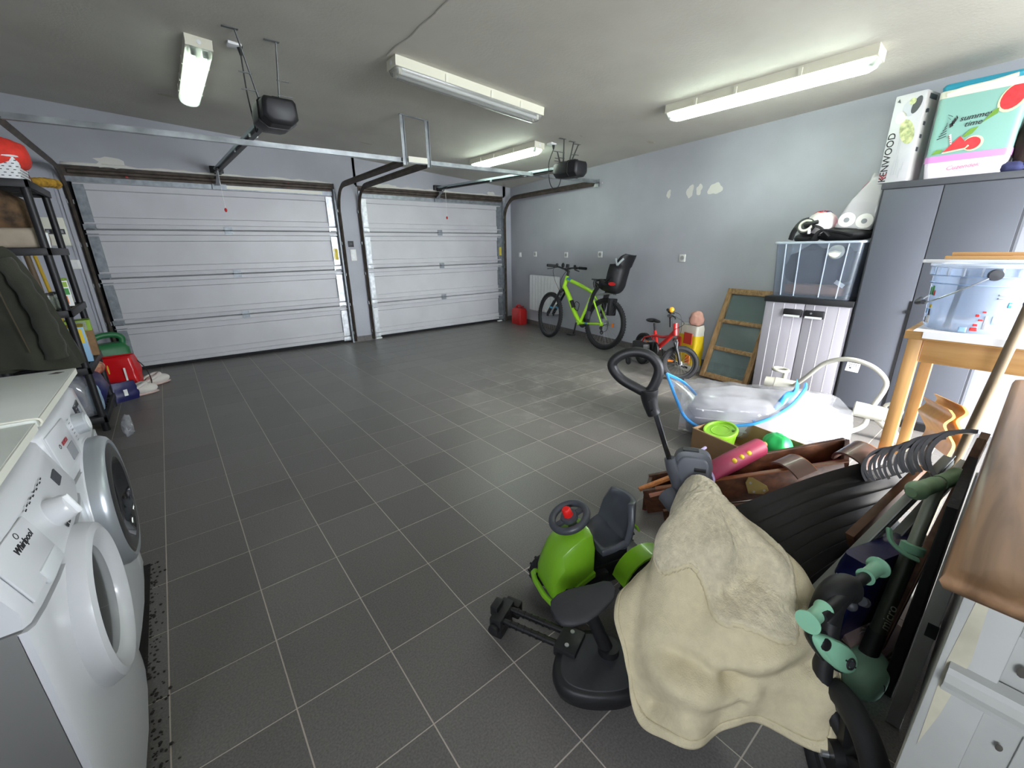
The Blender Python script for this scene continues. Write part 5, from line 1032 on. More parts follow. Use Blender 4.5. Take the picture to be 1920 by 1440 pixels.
# ================================================================ heap of dismantled bed parts
m_dwood = wood('dark stained bed wood', '5A3622', '3E2416', 0, 14, .4); m_oredge = mat('orange plywood edge', 'C67F4B', .5, var=(60, .3)); m_dply = mat('brown plywood face', '6A5148', .38, coat=.2); m_redfab = mat('dark red fabric', '8C1E2A', .8, bump=(60, .4)); m_brass = mat('brass plate', 'A8935A', .35, .7)
t = thing('wooden_crate', 'dark brown wooden bed drawer lying tilted among the bed slats', 'drawer', (2.3, -.4, 0))
fa, fb = V((1.93, -.09, .075)), V((2.50, -.735, .305)); ra, rb = V((2.08, -.02, .08)), V((2.78, -.665, .315)); upv = V((0, 0, 1))
obj('front_board', MB().beam(fa, fb, .022, .13), m_dwood, t, bev=.002); obj('back_board', MB().beam(ra, rb, .022, .12), m_dwood, t, bev=.002)
obj('end_board', MB().beam(fa, ra, .02, .11), m_dwood, t, bev=.002); obj('end_board', MB().beam(fb, rb, .02, .11), m_dwood, t, bev=.002)
obj('bottom', MB().add([fa-upv*.055, fb-upv*.055, rb-upv*.055, ra-upv*.055, fa-upv*.045, fb-upv*.045, rb-upv*.045, ra-upv*.045], [(3,2,1,0),(4,5,6,7),(0,1,5,4),(1,2,6,5),(2,3,7,6),(3,0,4,7)]), m_redfab, t)
q = fa.lerp(fb, .58)+V((-.012, -.011, .02)); dd = (fb-fa).normalized(); nn = V((-.7, -.62, 0)).normalized()
G = frame(q, dd, nn); obj('hinge_plate', MB(G).prism([(-.045, -.04), (-.05, .02), (-.035, .045), (-.015, .04), (.04, -.015), (.045, -.04), (.02, -.055)], 0, .005), m_brass, t)
for x, y in ((-.03, .015), (-.02, -.035), (.025, -.035)): obj('screw', MB(G).cyl((x, y, .004), (x, y, .0065), .006, 10), m_steel, t)
obj('lower_board', MB().beam(fa+V((-.03, -.13, -.02)), fa.lerp(fb, .9)+V((-.03, -.06, -.10)), .022, .10), m_dwood, t, bev=.002)
obj('edge_strip', MB().beam(fa.lerp(fb, .05)+V((0, .0, .068)), fb+V((0, 0, .068)), .024, .006), mat('worn board edge', '7B4A2C', .4), t)
# loose pieces in the drawer
for k, (a, b, w, m, lb) in enumerate(((V((1.93, -.05, .125)), V((2.14, -.18, .21)), .022, m_oredge, 'orange wooden lath at the end of the brown drawer'), (V((1.93, -.11, .12)), V((2.12, -.28, .21)), .022, mat('pinkish plywood edge', 'B77F68', .5), 'pinkish wooden lath beside the orange lath'), (V((1.95, -.075, .11)), V((2.05, -.17, .15)), .03, m_beige, 'beige slat between two laths in the drawer'))):
    solo('wooden_lath', MB().beam(a, b, w, .018), m, lb, 'lath', 'loose laths in the drawer', bev=.003)
t = thing('pink_roll', 'pink rolled mat with yellow print lying in the brown drawer', 'roll', (2.30, -.36, .25)); a, b = V((2.13, -.285, .24)), V((2.44, -.40, .34))
mb = MB(); mb.tube([a, a.lerp(b, .02), a.lerp(b, .5), a.lerp(b, .97), b], [.044, .048, .05, .046, .036], 20); obj('roll_body', mb, mat('pink printed cover', '96324F', .5, bump=(12, .4)), t)
mb = MB(); mb.tube([a-(b-a)*.012, a+(b-a)*.02], .052, 20); obj('edge_band', mb, mat('lilac edging', 'A79BC4', .5), t)
mb = MB(); mb.cyl(a-(b-a)*.12, a, .016, 12); mb.cyl(b, b+(b-a)*.07, .014, 12); obj('rod', mb, m_oredge, t)
mb = MB()
for k in range(3): mb.ball(a.lerp(b, .45+.13*k)+V((-.033, -.025, .026)), .013, .013, .012, 10, 6)
obj('print', mb, m_yprint, t)
mb = MB(); mb.tube(crom([(2.06, -.30, .20), (2.10, -.26, .27), (2.16, -.25, .28), (2.20, -.20, .30), (2.27, -.2, .31)], 6), .008, 8); solo('lilac_strap', mb, mat('lilac edging', 'A79BC4', .5), 'lilac strap beside the pink roll', 'strap')
def arc_plate(c, ax, nrm, R0, th, half, ln, mats, nm, label, cat, group, parts=True):
    """curved plywood plate: an arc of radius R0 about axis ax, bulging towards nrm"""
    ax = V(ax).normalized(); n = V(nrm); n = (n-ax*n.dot(ax)).normalized(); ch = ax.cross(n); c = V(c)
    def pt(a, r, l): return c+n*(r*math.cos(a)-R0)+ch*(r*math.sin(a))+ax*l
    N = 14; As = [-half+2*half*k/N for k in range(N+1)]
    rings = [[pt(a, R0, l) for a in As]+[pt(a, R0-th, l) for a in As[::-1]] for l in (0, ln)]
    t = thing(nm, label, cat, c, group=group); obj('plate', MB().loft(rings), mats[0], t, ang=40)
    r2 = [[pt(a, R0+.0006, l) for a in As]+[pt(a, R0-th-.0006, l) for a in As[::-1]] for l in (ln, ln+.002)]
    obj('edge', MB().loft(r2), mats[1], t, ang=40); return t
m_slat = mat('dark lacquered slat', '35302E', .35, coat=.2); m_slate = mat('grey slat edge', '77767C', .45)
arc_plate((2.33, -.54, .33), (.72, -.35, .25), (-.35, .2, .9), .12, .010, .75, .10, (m_dply, m_oredge), 'bent_plywood', 'brown bent plywood strip with orange edge lying across the drawer', 'plywood strip', 'bent plywood pieces')
arc_plate((2.46, -.725, .42), (.72, -.38, .42), (-.45, .45, .75), .105, .012, 1.15, .10, (m_dply, m_oredge), 'bent_plywood', 'large brown bent plywood piece at the start of the dark slat row', 'plywood strip', 'bent plywood pieces')
q0, q1 = V((2.46, -.80, .425)), V((2.155, -.975, .655)); NS = 17; m_slatd = mat('dark lacquered slat', '35302E', .35, coat=.2)
ordn = ['first', 'second', 'third', 'fourth', 'fifth', 'sixth', 'seventh', 'eighth', 'ninth', 'tenth', 'eleventh', 'twelfth', 'thirteenth', 'fourteenth', 'fifteenth', 'sixteenth', 'seventeenth']
first = None
for k in range(NS):
    f = k/(NS-1); c = q0.lerp(q1, f)+V((0, .004*math.sin(k*2.3), .008*math.sin(k*1.7)+.012*(k in (11, 14))))
    lb = 'dark bent lath with grey edge, %s of the nested row from the brown plywood' % ordn[k]
    if first is None: first = arc_plate(c, (-.93, -.12, .36), (-.12, .93, .34), .088, .008, 1.12, .10, (m_slatd, m_slate), 'bent_lath', lb, 'lath', 'nested dark bent laths'); b0 = c
    else: dup(first, lb, loc=first.location+(c-b0))
arc_plate(q1+V((-.03, -.02, .02)), (-.93, -.12, .36), (-.12, .93, .34), .098, .011, 1.2, .10, (m_slatd, m_slate), 'bent_lath', 'largest dark bent lath at the front of the nested row beside the yellow plywood', 'lath', 'nested dark bent laths')
m_blk = mat('black brown lath', '110E0D', .5)
for k in range(8):
    a = V((2.62-.07*k, -.965+.0*k, .45-.032*k)); b = V((1.98-.03*k, -.42-.055*k, .10-.008*k)); md = a.lerp(b, .5)+V((0, 0, .035))
    P = crom([b, md, a], 6); rg = []
    for i, p in enumerate(P):
        d = (P[min(i+1, len(P)-1)]-P[max(i-1, 0)]).normalized(); u = V((.5, .45, .75)); u = (u-d*u.dot(d)).normalized(); w = d.cross(u); rg.append([p+u*.035+w*.006, p-u*.035+w*.006, p-u*.035-w*.006, p+u*.035-w*.006])
    solo('bed_lath', MB().loft(rg), m_blk, 'long black brown straight lath, %s from the top of the dark fan' % ordn[k], 'lath', 'fanned dark bed laths')
mb, rg = crumple((0, 0, 0), .56, .03, .66, 51, amp=.004); mb.m = frame((1.99, -1.100, 0), (1, 0, 0), (0, 0, 1)); mb.loft(rg, cap=True)
t = thing('black_filler', 'flat black shape filling the gap between the scooter and the sideboard', 'bag', (2.02, -1.115, 0)); obj('sack', mb, mat('matt black fabric', '141315', .8, bump=(60, .4)), t, ang=70)  # dark stuff put in as one flat shape, also blocks the sun
# birch end pieces
m_yply = mat('honey birch plywood', 'CF9B4E', .45, var=(20, .15)); m_yedge = mat('honey plywood edge', 'DDB36A', .5)
for k, (c, lb) in enumerate(((V((2.66, -1.005, .55)), 'honey coloured wavy plywood piece next to the dark slats'), (V((2.70, -1.035, .565)), 'honey coloured wavy plywood piece next to the leaning pole'))):
    prof = crom([(-.03, .10), (-.01, .075), (-.025, .035), (.005, -.005), (.03, -.04), (.03, -.09)], 5); t = thing('wavy_plywood', lb, 'plywood piece', c, group='honey plywood pieces')
    F = frame(c, (.35, -.92, -.15), (.1, .1, 1)); ring = lambda y, e=0: [(p.x-.005-e, y, p.y) for p in prof]+[(p.x+.005+e, y, p.y) for p in prof[::-1]]
    obj('plate', MB(F).loft([ring(-.003), ring(.30)]), m_yply, t); obj('edge', MB(F).loft([ring(-.006, .0004), ring(-.003, .0004)]), m_yedge, t)
t = thing('plank', 'brown plank with a pale cut end behind the grey rails', 'plank', (2.2, -.9, 0)); a, b = V((2.02, -.885, .27)), V((2.36, -.985, .47)); obj('board', MB().beam(a, b, .03, .08), mat('brown plank wood', '6B4A33', .5, var=(12, .4)), t, bev=.003); d = (b-a).normalized(); obj('cut_end', MB().beam(b, b+d*.004, .03, .08), mat('pale cut wood', 'C9975E', .6), t)
m_rail = mat('grey aluminium rail', '7F837F', .38, .5)
for k, (a, b, lb) in enumerate(((V((1.66, -.865, .20)), V((2.27, -1.045, .585)), 'upper grey aluminium rail leaning across the heap'), (V((1.70, -.91, .15)), V((2.33, -1.085, .565)), 'lower grey aluminium rail leaning across the heap'))):
    t = thing('metal_rail', lb, 'rail', a, group='grey aluminium rails'); mb = MB(); mb.beam(a, b, .028, .034); obj('profile', mb, m_rail, t, bev=.002); d = (b-a).normalized()
    for s in (-.009, .009): obj('lip', MB().beam(a+V((-.008, -.012, .012+s)), b+V((-.008, -.012, .012+s)), .004, .004), MATS['zinc coated stile'], t)
    obj('end_cap', MB().beam(a-d*.03, a, .024, .024), m_whitep, t)
t = thing('long_plank', 'long pinkish brown plank standing behind the green scooter stem', 'plank', (1.75, -1.0, 0)); obj('board', MB().beam((1.76, -1.045, .02), (2.20, -1.105, .70), .02, .055), wood('pinkish plank', '8F6B55', '71503D', 0, 14), t, bev=.002); obj('worn_edge', MB().beam((1.755, -1.047, .05), (2.195, -1.107, .73), .021, .004), mat('pale worn edge', 'B08E74', .6), t)
t = thing('printed_bag', 'dark navy shopping bag with white web address under the rails', 'bag', (1.98, -.97, 0)); F = frame((1.93, -.955, .02), (.30, -.10, .0), (-.25, -.05, 1))
mb, rg = crumple((0, 0, 0), .34, .10, .36, 31, amp=.02); mb.m = F; mb.loft(rg, cap=True); obj('sack', mb, mat('dark navy bag', '161A4A', .3, bump=(14, .5)), t, ang=70)
text('lettering', 'ials.com', .055, F @ frame((-.05, -.068, .12), (.5, 0, .87), (0, -1, 0)), m_whitep, t); obj('print', MB(F).ball((.10, -.062, .25), .035, .004, .03, 12, 8), m_lime, t)
# ================================================================ cardboard box, zip bag and white tube frame
t = thing('cardboard_box', 'open cardboard box on the floor behind the brown drawer', 'box', (2.95, -.06, 0)); A_, B_ = V((2.76, .125, 0)), V((2.66, -.36, 0)); dx = (B_-A_); L_ = dx.length; F = frame(A_, dx, (0, 0, 1)); m_box = mat('tan cardboard', '9A7B58', .85, var=(5, .1)); m_corr = mat('corrugated cardboard inside', 'A8916F', .9)
h = .175
for a, b in (((0, 0, 0), (L_, .004, h)), ((0, .37, 0), (L_, .374, h)), ((0, 0, 0), (.004, .374, h)), ((L_-.004, 0, 0), (L_, .374, h))): obj('side', MB(F).box(a, b), m_box, t)
obj('bottom', MB(F).box((0, 0, 0), (L_, .374, .004)), m_box, t)
mb = MB(F)
for k in range(46): mb.box((.01+k*L_/47, -.06, h-.065+.0), (.01+k*L_/47+.005, -.05, h-.0))
mb = MB(F @ T(0, 0, h, rx=-158)); mb.box((0, 0, 0), (L_, .004, .11)); f = obj('flap', mb, m_corr, t)
mb = MB(F @ T(0, 0, h, rx=-158))
for k in range(48): mb.box((k*L_/48+.002, -.0016, .002), (k*L_/48+.006, .0, .108))
o = obj('corrugation', mb, m_box, f); o['kind'] = 'stuff'
t = thing('green_tub', 'lime green plastic tub with lid in the cardboard box', 'tub', F @ V((.12, .15, .01))); G = F @ T(.11, .13, .012, 0, 0, 0); m_limep = mat('lime green plastic', '95D234', .4)
obj('tub_body', MB(G).lathe([(0, 0), (.08, 0), (.095, .14), (0, .14)], 32), m_limep, t); Q = G @ T(0, 0, .145, 0, 14, 0)
obj('lid', MB(Q).lathe([(0, .012), (.085, .012), (.09, .024), (.10, .024), (.104, .016), (.102, 0), (0, 0)], 40), m_limep, t); obj('lid_ring', MB(Q).torus(.055, .003, T(0, 0, .013), 32, 6), m_limep, t); obj('tab', MB(Q).cyl((.06, .04, .012), (.06, .04, .02), .008, 10), mat('dark green hole', '3F6A1A', .5), t)
lump('green_toy', F @ V((.40, .26, .01)), .06, .08, .20, mat('bright green plastic', '2FBF62', .4), 'bright green plastic toy at the far end of the cardboard box', 'toy', 41, .15)
# bedding in a clear zip bag
t = thing('bedding', 'folded white bedding inside the clear zip bag', 'bedding', (3.3, .0, 0)); m_bed = mat('white bedding', 'B8B7BD', .85, bump=(25, .3)); ZB = T(3.36, -.02, 0, -62)
mb = MB(); q = MB(); q.ball((0, 0, 0), 1, 1, 1, 44, 24, e=.45)
for p in q.v:
    n = NZ.noise(p*2.4+V((7, 0, 0)))*.10+NZ.noise(p*6)*.04; mb.v.append(ZB @ V((p.x*.46*(1+n), p.y*.255*(1+n), .165+p.z*.135*(1+n*1.6)+.02*p.x)))
mb.f = q.f; mb.mi = q.mi; obj('duvet', mb, m_bed, t, ang=80)
mb = MB()
for k, (y, z) in enumerate(((-.252, .11), (-.255, .17), (-.25, .225))): mb.tube([ZB @ V((x, y+.006*math.sin(9*x+k), z+.006*math.sin(7*x+2*k))) for x in [-.40+.05*i for i in range(17)]], .007, 6)
obj('fold', mb, m_bed, t)
t = thing('zip_bag', 'clear plastic bedding bag with bright blue zip piping lying open', 'bag', (3.3, .0, 0)); m_zip = clear('clear vinyl', 'E6E8EE', .14, .1, .8); m_zb = mat('bright blue piping', '3F97E0', .3, coat=.3)
g = []
for i in range(41):
    u = -1+2*i/40; row = []
    for j in range(40):
        a = 2*PI*j/40; e = .5; y = math.copysign(abs(math.cos(a))**e, math.cos(a))*.275; z = .168+math.copysign(abs(math.sin(a))**e, math.sin(a))*.158
        k = 1 if abs(u) < .8 else 1-(abs(u)-.8)*(.9 if u > 0 else .3); n = NZ.noise(V((u*5, math.cos(a)*3, math.sin(a)*3)))*.02+NZ.noise(V((u*13, math.cos(a)*7, math.sin(a)*7)))*.008
        row.append(ZB @ V((u*.50, y*k*(1+n*3), max(.006, z*(.55+.45*k)+n))))
    g.append(row)
obj('vinyl_cover', MB().sheet(g, cv=True), m_zip, t, ang=80)
Ls = [(2.98, .26, .10), (2.93, .33, .24), (3.02, .44, .34), (3.12, .53, .375)]
edge1 = crom([(3.10, .55, .38), (3.03, .47, .33), (2.95, .36, .25), (2.90, .25, .16), (2.96, .12, .10), (3.05, .0, .14), (3.10, -.14, .20), (3.22, -.25, .30), (3.40, -.27, .385), (3.52, -.24, .40)], 6)
obj('piping', MB().tube(edge1, .011, 8), m_zb, t)
edge2 = crom([(3.10, .55, .38), (3.15, .44, .33), (3.14, .32, .26), (3.10, .20, .20)], 6); obj('piping', MB().tube(edge2, .009, 8, flat=1.3), m_zb, t)
rowA = edge1[:len(edge2)]; g = [[a.lerp(b, k/6)+V((0, 0, -.02*math.sin(PI*k/6))) for k in range(7)] for a, b in zip(rowA, edge2)]; obj('open_flap', MB().sheet(g), m_zip, t, ang=80)
mb = MB(); mb.tube(crom([(3.12, -.10, .20), (3.12, -.12, .12), (3.10, -.13, .05)], 5), .008, 6); obj('zip_tail', mb, m_zb, t)
strip = [(3.13, -.10, .20), (3.20, -.20, .285), (3.34, -.245, .37), (3.47, -.22, .395)]; a_ = crom(strip, 6); g = [[p+V((0, 0, 0)), p+V((.035, .03, .03+.02*math.sin(i*.9)))] for i, p in enumerate(a_)]; obj('zip_tape', MB().sheet(g), m_zb, t, thick=.003, ang=80)
# white tubular baby frame
m_cw = mat('cream white plastic', 'A5A398', .45)
t = thing('baby_frame', 'cream white tubular baby activity frame with cup rings', 'frame', (3.95, -.3, 0))
hubA, hubB = V((4.02, .03, .215)), V((3.87, -.545, .20))
arch = crom([(3.98, -.04, .24), (3.95, -.12, .34), (3.93, -.21, .46), (3.92, -.30, .515), (3.91, -.40, .53), (3.90, -.51, .50), (3.895, -.585, .43), (3.89, -.59, .36), (3.88, -.56, .25)], 6); obj('arch_tube', MB().tube(arch, .016, 12), m_cw, t)
low = crom([(3.87, -.545, .17), (3.84, -.54, .10), (3.78, -.47, .045), (3.74, -.36, .02), (3.73, -.2, .018), (3.76, -.05, .018)], 6); obj('base_tube', MB().tube(low, .017, 12), m_cw, t)
for c, d in ((hubA, V((.25, -1, -.08))), (hubB, V((-.2, 1, .05)))):
    d = d.normalized(); obj('hub', MB().tube([c-d*.085, c-d*.08, c+d*.08, c+d*.085], [.046, .052, .052, .046], 24), m_cw, t); obj('hub_collar', MB().tube([c-d*.15, c-d*.08], [.042, .05], 20), m_cw, t)
c = V((4.03, .09, .335)); obj('cup_ring', MB().torus(.052, .012, T(*c, rx=4), 32, 8, flat=1.2), m_cw, t); obj('ring_stem', MB().cyl((4.04, .06, .22), (4.045, .055, .33), .018, 12), m_cw, t)
c = V((3.90, -.66, .24)); obj('cup_ring', MB().torus(.045, .012, frame(c, (0, 1, .3), (1, 0, .4)), 32, 8), m_cw, t); obj('ring_stem', MB().cyl((3.87, -.60, .20), (3.89, -.63, .22), .025, 12), m_cw, t)
obj('support_leg', MB().tube(crom([(4.02, .03, .19), (4.06, .05, .08), (4.02, .07, .014)], 5), .016, 10), m_cw, t); obj('support_leg', MB().tube(crom([(3.88, -.60, .17), (3.92, -.68, .08), (3.93, -.72, .014)], 5), .03, 12), m_cw, t)
G = frame((3.905, -.395, .50), (.03, -1, -.05), (-1, -.05, .2)); obj('label_tag', MB(G).cbox((0, -.02, .012), (.075, .062, .006)), m_white, t, bev=.002); dots('print', [(-.02+.012*i, .0, .007, .005) for i in range(5)]+[(-.02+.013*i, -.012, .009, .004) for i in range(4)]+[(-.012, -.026, .012, .010)], G @ T(0, 0, .0155), m_dark, t)
# ================================================================ green ride-on tractor
m_trg = mat('apple green plastic', '79B025', .32, coat=.2); m_trs = mat('slate grey plastic', '43464D', .38)
d = V((-.955, .30, 0)); t = thing('ride_on_tractor', 'apple green ride-on toy tractor with dark grey seat and steering wheel', 'ride-on toy', (1.30, -.26, 0)); B = frame((1.30, -.245, 0), d, (0, 0, 1))   # local x points forward
def hood(x, w, z0, z1): return [(x, -w, z0), (x, -w, z0+(z1-z0)*.65), (x, -w*.75, z1-.012), (x, -w*.4, z1), (x, w*.4, z1), (x, w*.75, z1-.012), (x, w, z0+(z1-z0)*.65), (x, w, z0)]
obj('bonnet', MB(B).loft([hood(.01, .08, .17, .33), hood(.05, .085, .155, .33), hood(.095, .085, .13, .305), hood(.13, .08, .105, .275), hood(.155, .075, .097, .225), hood(.17, .067, .093, .175), hood(.174, .058, .095, .125)]), m_trg, t, bev=.006, ang=50)
mb = MB(B); mb.loft([[(x, s*.092, z) for s in (-1, 1) for z in ((z_, z_+.018) if s < 0 else (z_+.018, z_))] for x, z_ in ((.01, .16), (.07, .13), (.125, .095), (.16, .088))]); mb.tube([(.16, -.092, .094), (.183, -.08, .094), (.192, -.04, .094), (.192, .04, .094), (.183, .08, .094), (.16, .092, .094)], .011, 8); obj('bonnet_lip', mb, m_trg, t)
obj('chassis', MB(B).box((-.24, -.055, .07), (.15, .055, .165)).box((-.06, -.08, .09), (.03, .08, .15)), m_black, t, bev=.008)
for k in range(4): obj('vent', MB(B).box((-.03, -.088, .10+.02*k), (.02, -.078, .112+.02*k)), m_black, t)
sc_ = frame((.075, 0, .375), (1, 0, -.42), (.42, 0, 1)); obj('steering_wheel', MB(B @ sc_).torus(.066, .0135, None, 40, 10), m_trs, t)
mb = MB(B @ sc_); mb.lathe([(0, .012), (.03, .010), (.034, 0), (.03, -.01), (0, -.01)], 24); mb.cbox((0, 0, -.002), (.12, .022, .01)); obj('wheel_hub', mb, m_trs, t); obj('steering_column', MB(B @ sc_).cyl((0, 0, -.075), (0, 0, -.005), .018, 12), m_trs, t)
obj('horn_button', MB(B @ sc_).loft([[(r*math.cos(2*PI*k/8+.2), r*math.sin(2*PI*k/8+.2), z) for k in range(8)] for r, z in ((.019, .008), (.017, .038), (.013, .043))]), mat('bright red button', 'E0201C', .35), t)
# seat shell
g = []
for i in range(17):
    f = i/16; row = []
    for j in range(13):
        u = -1+2*j/12; w = .085+.012*math.sin(PI*f)-(.03*max(0, f-.8)*4 if f > .8 else 0)
        if f < .5: x = -.02-.26*f; z = .245+.012*(1-f*2)**2*0-.012*math.sin(PI*f*2); n = V((0, 0, 1))
        else: x = -.15-.035*(f-.5)*2; z = .245+.16*(f-.5)*2; n = V((1, 0, .1))
        if .4 < f < .6: x += .012*(1-abs(f-.5)*10)
        lift = .04*abs(u)**3*(1 if f > .3 else f/.3)
        row.append(V((x, u*w, z))+n*lift)
    g.append(row)
s_ = obj('seat', MB(B).sheet(g), m_trs, t, thick=.022, ang=70); s_.modifiers.new('b', 'BEVEL').width = .004
obj('seat_base', MB(B).box((-.16, -.05, .15), (-.04, .05, .235)), m_black, t, bev=.008)
for s in (-1, 1):
    rg = []
    for k in range(11):
        a = R(10+15*k); rg.append([(-.20+.125*math.cos(a), s*y, .105+.125*math.sin(a)) for y in (.075, .15)]+[(-.20+.117*math.cos(a), s*y, .105+.117*math.sin(a)) for y in (.15, .075)])
    obj('mudguard', MB(B).loft(rg), m_trg, t, ang=50)
    F = B @ T(-.20, s*.125, .105, rx=90); w = obj('rear_wheel', MB(F).lathe([(0, -.03), (.09, -.03), (.105, -.022), (.105, .022), (.09, .03), (0, .03)], 32), m_rub, t); mb = MB(F)
    for k in range(18):
        for q in (-1, 1): mb.cbox((0, 0, 0), (.02, .011, .026), M.Rotation(2*PI*(k+.25*q)/18, 4, 'Z') @ T(.10, 0, q*.014, rx=q*25))
    obj('lug', mb, m_rub, w); obj('hub', MB(F).lathe([(0, -.034), (.045, -.034), (.05, -.028), (.05, .028), (.045, .034), (0, .034)], 20), m_black, w)
    F = B @ T(.115, s*.105, .068, rx=90); w = obj('front_wheel', MB(F).lathe([(0, -.024), (.055, -.024), (.068, -.016), (.068, .016), (.055, .024), (0, .024)], 28), m_rub, t); mb = MB(F)
    for k in range(14):
        for q in (-1, 1): mb.cbox((0, 0, 0), (.015, .009, .02), M.Rotation(2*PI*(k+.25*q)/14, 4, 'Z') @ T(.064, 0, q*.011, rx=q*25))
    obj('lug', mb, m_rub, w); obj('hub', MB(F).cyl((0, 0, -.028), (0, 0, .028), .03, 16), m_black, w)
obj('tow_hook', MB(B).box((-.31, -.02, .07), (-.23, .02, .1)), m_black, t, bev=.005)
text('decal', "SO'", .036, B @ frame((.075, -.0865, .245), (-1, 0, .25), (0, -1, .12)), m_whitep, t, bold=.0012)
# ================================================================ buggy board with a seat
m_bb = mat('black board plastic', '19191B', .5, bump=(60, .2)); m_bb2 = mat('black saddle', '2E2F32', .6, bump=(80, .2))
t = thing('buggy_board', 'black stroller ride board with saddle and two adjustable arms', 'ride board', (1.05, -.50, 0))
P_ = [(1.115, -.42), (1.17, -.50), (1.175, -.60), (1.12, -.66), (1.03, -.645), (.94, -.575), (.905, -.50), (.94, -.44), (1.02, -.40)]; sm = crom([(x, y, 0) for x, y in P_], 5, True); cx, cy = 1.04, -.53
obj('platform', MB().loft([[(cx+(p.x-cx)*k, cy+(p.y-cy)*k, z) for p in sm] for k, z in ((.80, .035), (.93, .045), (1, .075), (.97, .095), (.9, .102))]), m_bb, t, ang=50)
obj('grip_pad', MB().loft([[(cx+(p.x-cx)*k, cy+(p.y-cy)*k, z) for p in sm] for k, z in ((.82, .1015), (.80, .105))]), m_bb2, t, ang=50)
for x, y in ((.98, -.53), (1.10, -.58)): obj('castor', MB(T(x, y, .026, 30, 90)).lathe([(0, -.012), (.02, -.012), (.026, -.006), (.026, .006), (.02, .012), (0, .012)], 18), m_rub, t)
obj('arm_socket', MB(frame((1.03, -.425, .10), (-.37, .93, 0), (0, 0, 1))).cbox((0, 0, 0), (.075, .10, .04)), m_bb, t, bev=.008)
ad = V((-.40, .90, 0)).normalized(); sd = V((.90, .40, 0)).normalized()
for s in (-1, 1):
    a = V((1.025, -.40, .102))+sd*.027*s; b = a+ad*.205; mb = MB(); mb.cyl(a, b, .011, 12)
    for k in range(6): mb.cyl(a+(b-a)*(.25+.12*k), a+(b-a)*(.28+.12*k), .0128, 12)
    obj('arm', mb, mat('glossy black tube', '121214', .2, coat=.4), t); obj('screw', MB().cyl(V((1.03, -.425, .119))+sd*.027*s, V((1.03, -.425, .123))+sd*.027*s, .007, 12), m_steel, t)
e = V((1.025, -.40, .09))+ad*.225; F = frame(e, sd, (0, 0, 1))
mb = MB(F); mb.cbox((0, 0, .005), (.105, .045, .05)); mb.cbox((.065, -.01, -.02), (.035, .06, .06)); mb.cbox((.0, .02, .03), (.05, .03, .04)); mb.cyl((-.07, 0, -.005), (-.05, 0, -.005), .02, 12); obj('coupling', mb, m_bb, t, bev=.006)
F2 = frame(e+ad*.01-V((0, 0, .05)), sd, (0, 0, 1)); obj('coupling_foot', MB(F2).cbox((.02, 0, -.005), (.09, .035, .06)), m_bb, t, bev=.006)
pz = V((1.10, -.525, .10)); pt_ = V((1.045, -.475, .285)); mb = MB(); mb.tube([pz, pt_], [.022, .019], 14); obj('seatpost', mb, m_bb, t); mb = MB(); mb.cyl(pz-V((0, 0, .005)), pz+V((0, 0, .03)), .033, 16); obj('post_collar', mb, m_bb, t)
S0 = frame((1.04, -.465, .285), (.93, -.36, .06), (0, 0, 1)); rg = []
for x, w, z, hh in ((-.098, .02, 0, .014), (-.088, .045, 0, .022), (-.06, .06, .002, .027), (-.02, .064, .004, .029), (.02, .056, .008, .03), (.055, .044, .014, .03), (.085, .034, .024, .028), (.10, .02, .03, .02)):
    rg.append([(x, w*math.cos(2*PI*k/16), z+hh*math.sin(2*PI*k/16)*(.5 if math.sin(2*PI*k/16) > 0 else 1)) for k in range(16)])
obj('saddle', MB(S0).loft(rg), m_bb2, t, ang=60, bev=.0); obj('saddle_nut', MB(S0).cyl((0, 0, -.05), (0, 0, -.01), .02, 12), m_bb, t)
# ================================================================ tricycle under the towel
m_mint = mat('mint green plastic', '8CC4A4', .42); m_mintd = mat('dusty mint plastic', '86B09A', .5); m_slate = mat('slate grey trike plastic', '4B4D53', .45, bump=(70, .15))
t = thing('push_tricycle', 'mint and black push tricycle with parent handle under the beige towel', 'tricycle', (1.38, -.75, 0))
obj('handle_loop', MB().tube(crom([(1.365, -.268, .933), (1.378, -.285, .966), (1.407, -.32, .982), (1.434, -.362, .973), (1.449, -.39, .936), (1.444, -.388, .89), (1.430, -.370, .85), (1.405, -.335, .865), (1.38, -.292, .892)], 6, True), .0165, 12, closed=True), m_black, t)
mb = MB(); mb.tube(crom([(1.432, -.372, .86), (1.434, -.376, .825), (1.440, -.386, .79), (1.444, -.392, .775)], 4), [.03, .03, .028, .027, .026, .025, .024, .023, .022, .022, .022, .022, .022], 14); obj('handle_neck', mb, m_black, t)
for p in ((1.421, -.387, .828), (1.427, -.396, .793)): obj('bolt', MB().cyl(p, V(p)+V((-.012, -.009, .0)), .006, 10), m_black, t)
obj('push_rod', MB().beam((1.444, -.392, .79), (1.492, -.468, .545), .020, .016), mat('glossy black tube', '121214', .2, coat=.4), t, bev=.003)
mb = MB(); mb.tube([(1.478, -.446, .62), (1.485, -.457, .585), (1.50, -.478, .52), (1.515, -.50, .42)], [.018, .022, .022, .024], 12); obj('rod_socket', mb, m_slate, t)
G = frame((1.535, -.50, .565), (.50, -.84, .0), (.06, .05, 1)); rb = lambda y, k: [(x*k, y, z*k) for x, z in [( .062*math.copysign(abs(math.cos(2*PI*i/28))**.55, math.cos(2*PI*i/28)), .085*math.copysign(abs(math.sin(2*PI*i/28))**.55, math.sin(2*PI*i/28))) for i in range(28)]]
obj('backrest', MB(G).loft([rb(-.026, .90), rb(-.022, 1), rb(.022, 1), rb(.026, .92)]), m_slate, t, ang=50); obj('backrest_pad', MB(G).loft([rb(-.033, .74), rb(-.031, .80), rb(-.026, .82)]), mat('slate pad', '575A61', .5), t, ang=50)
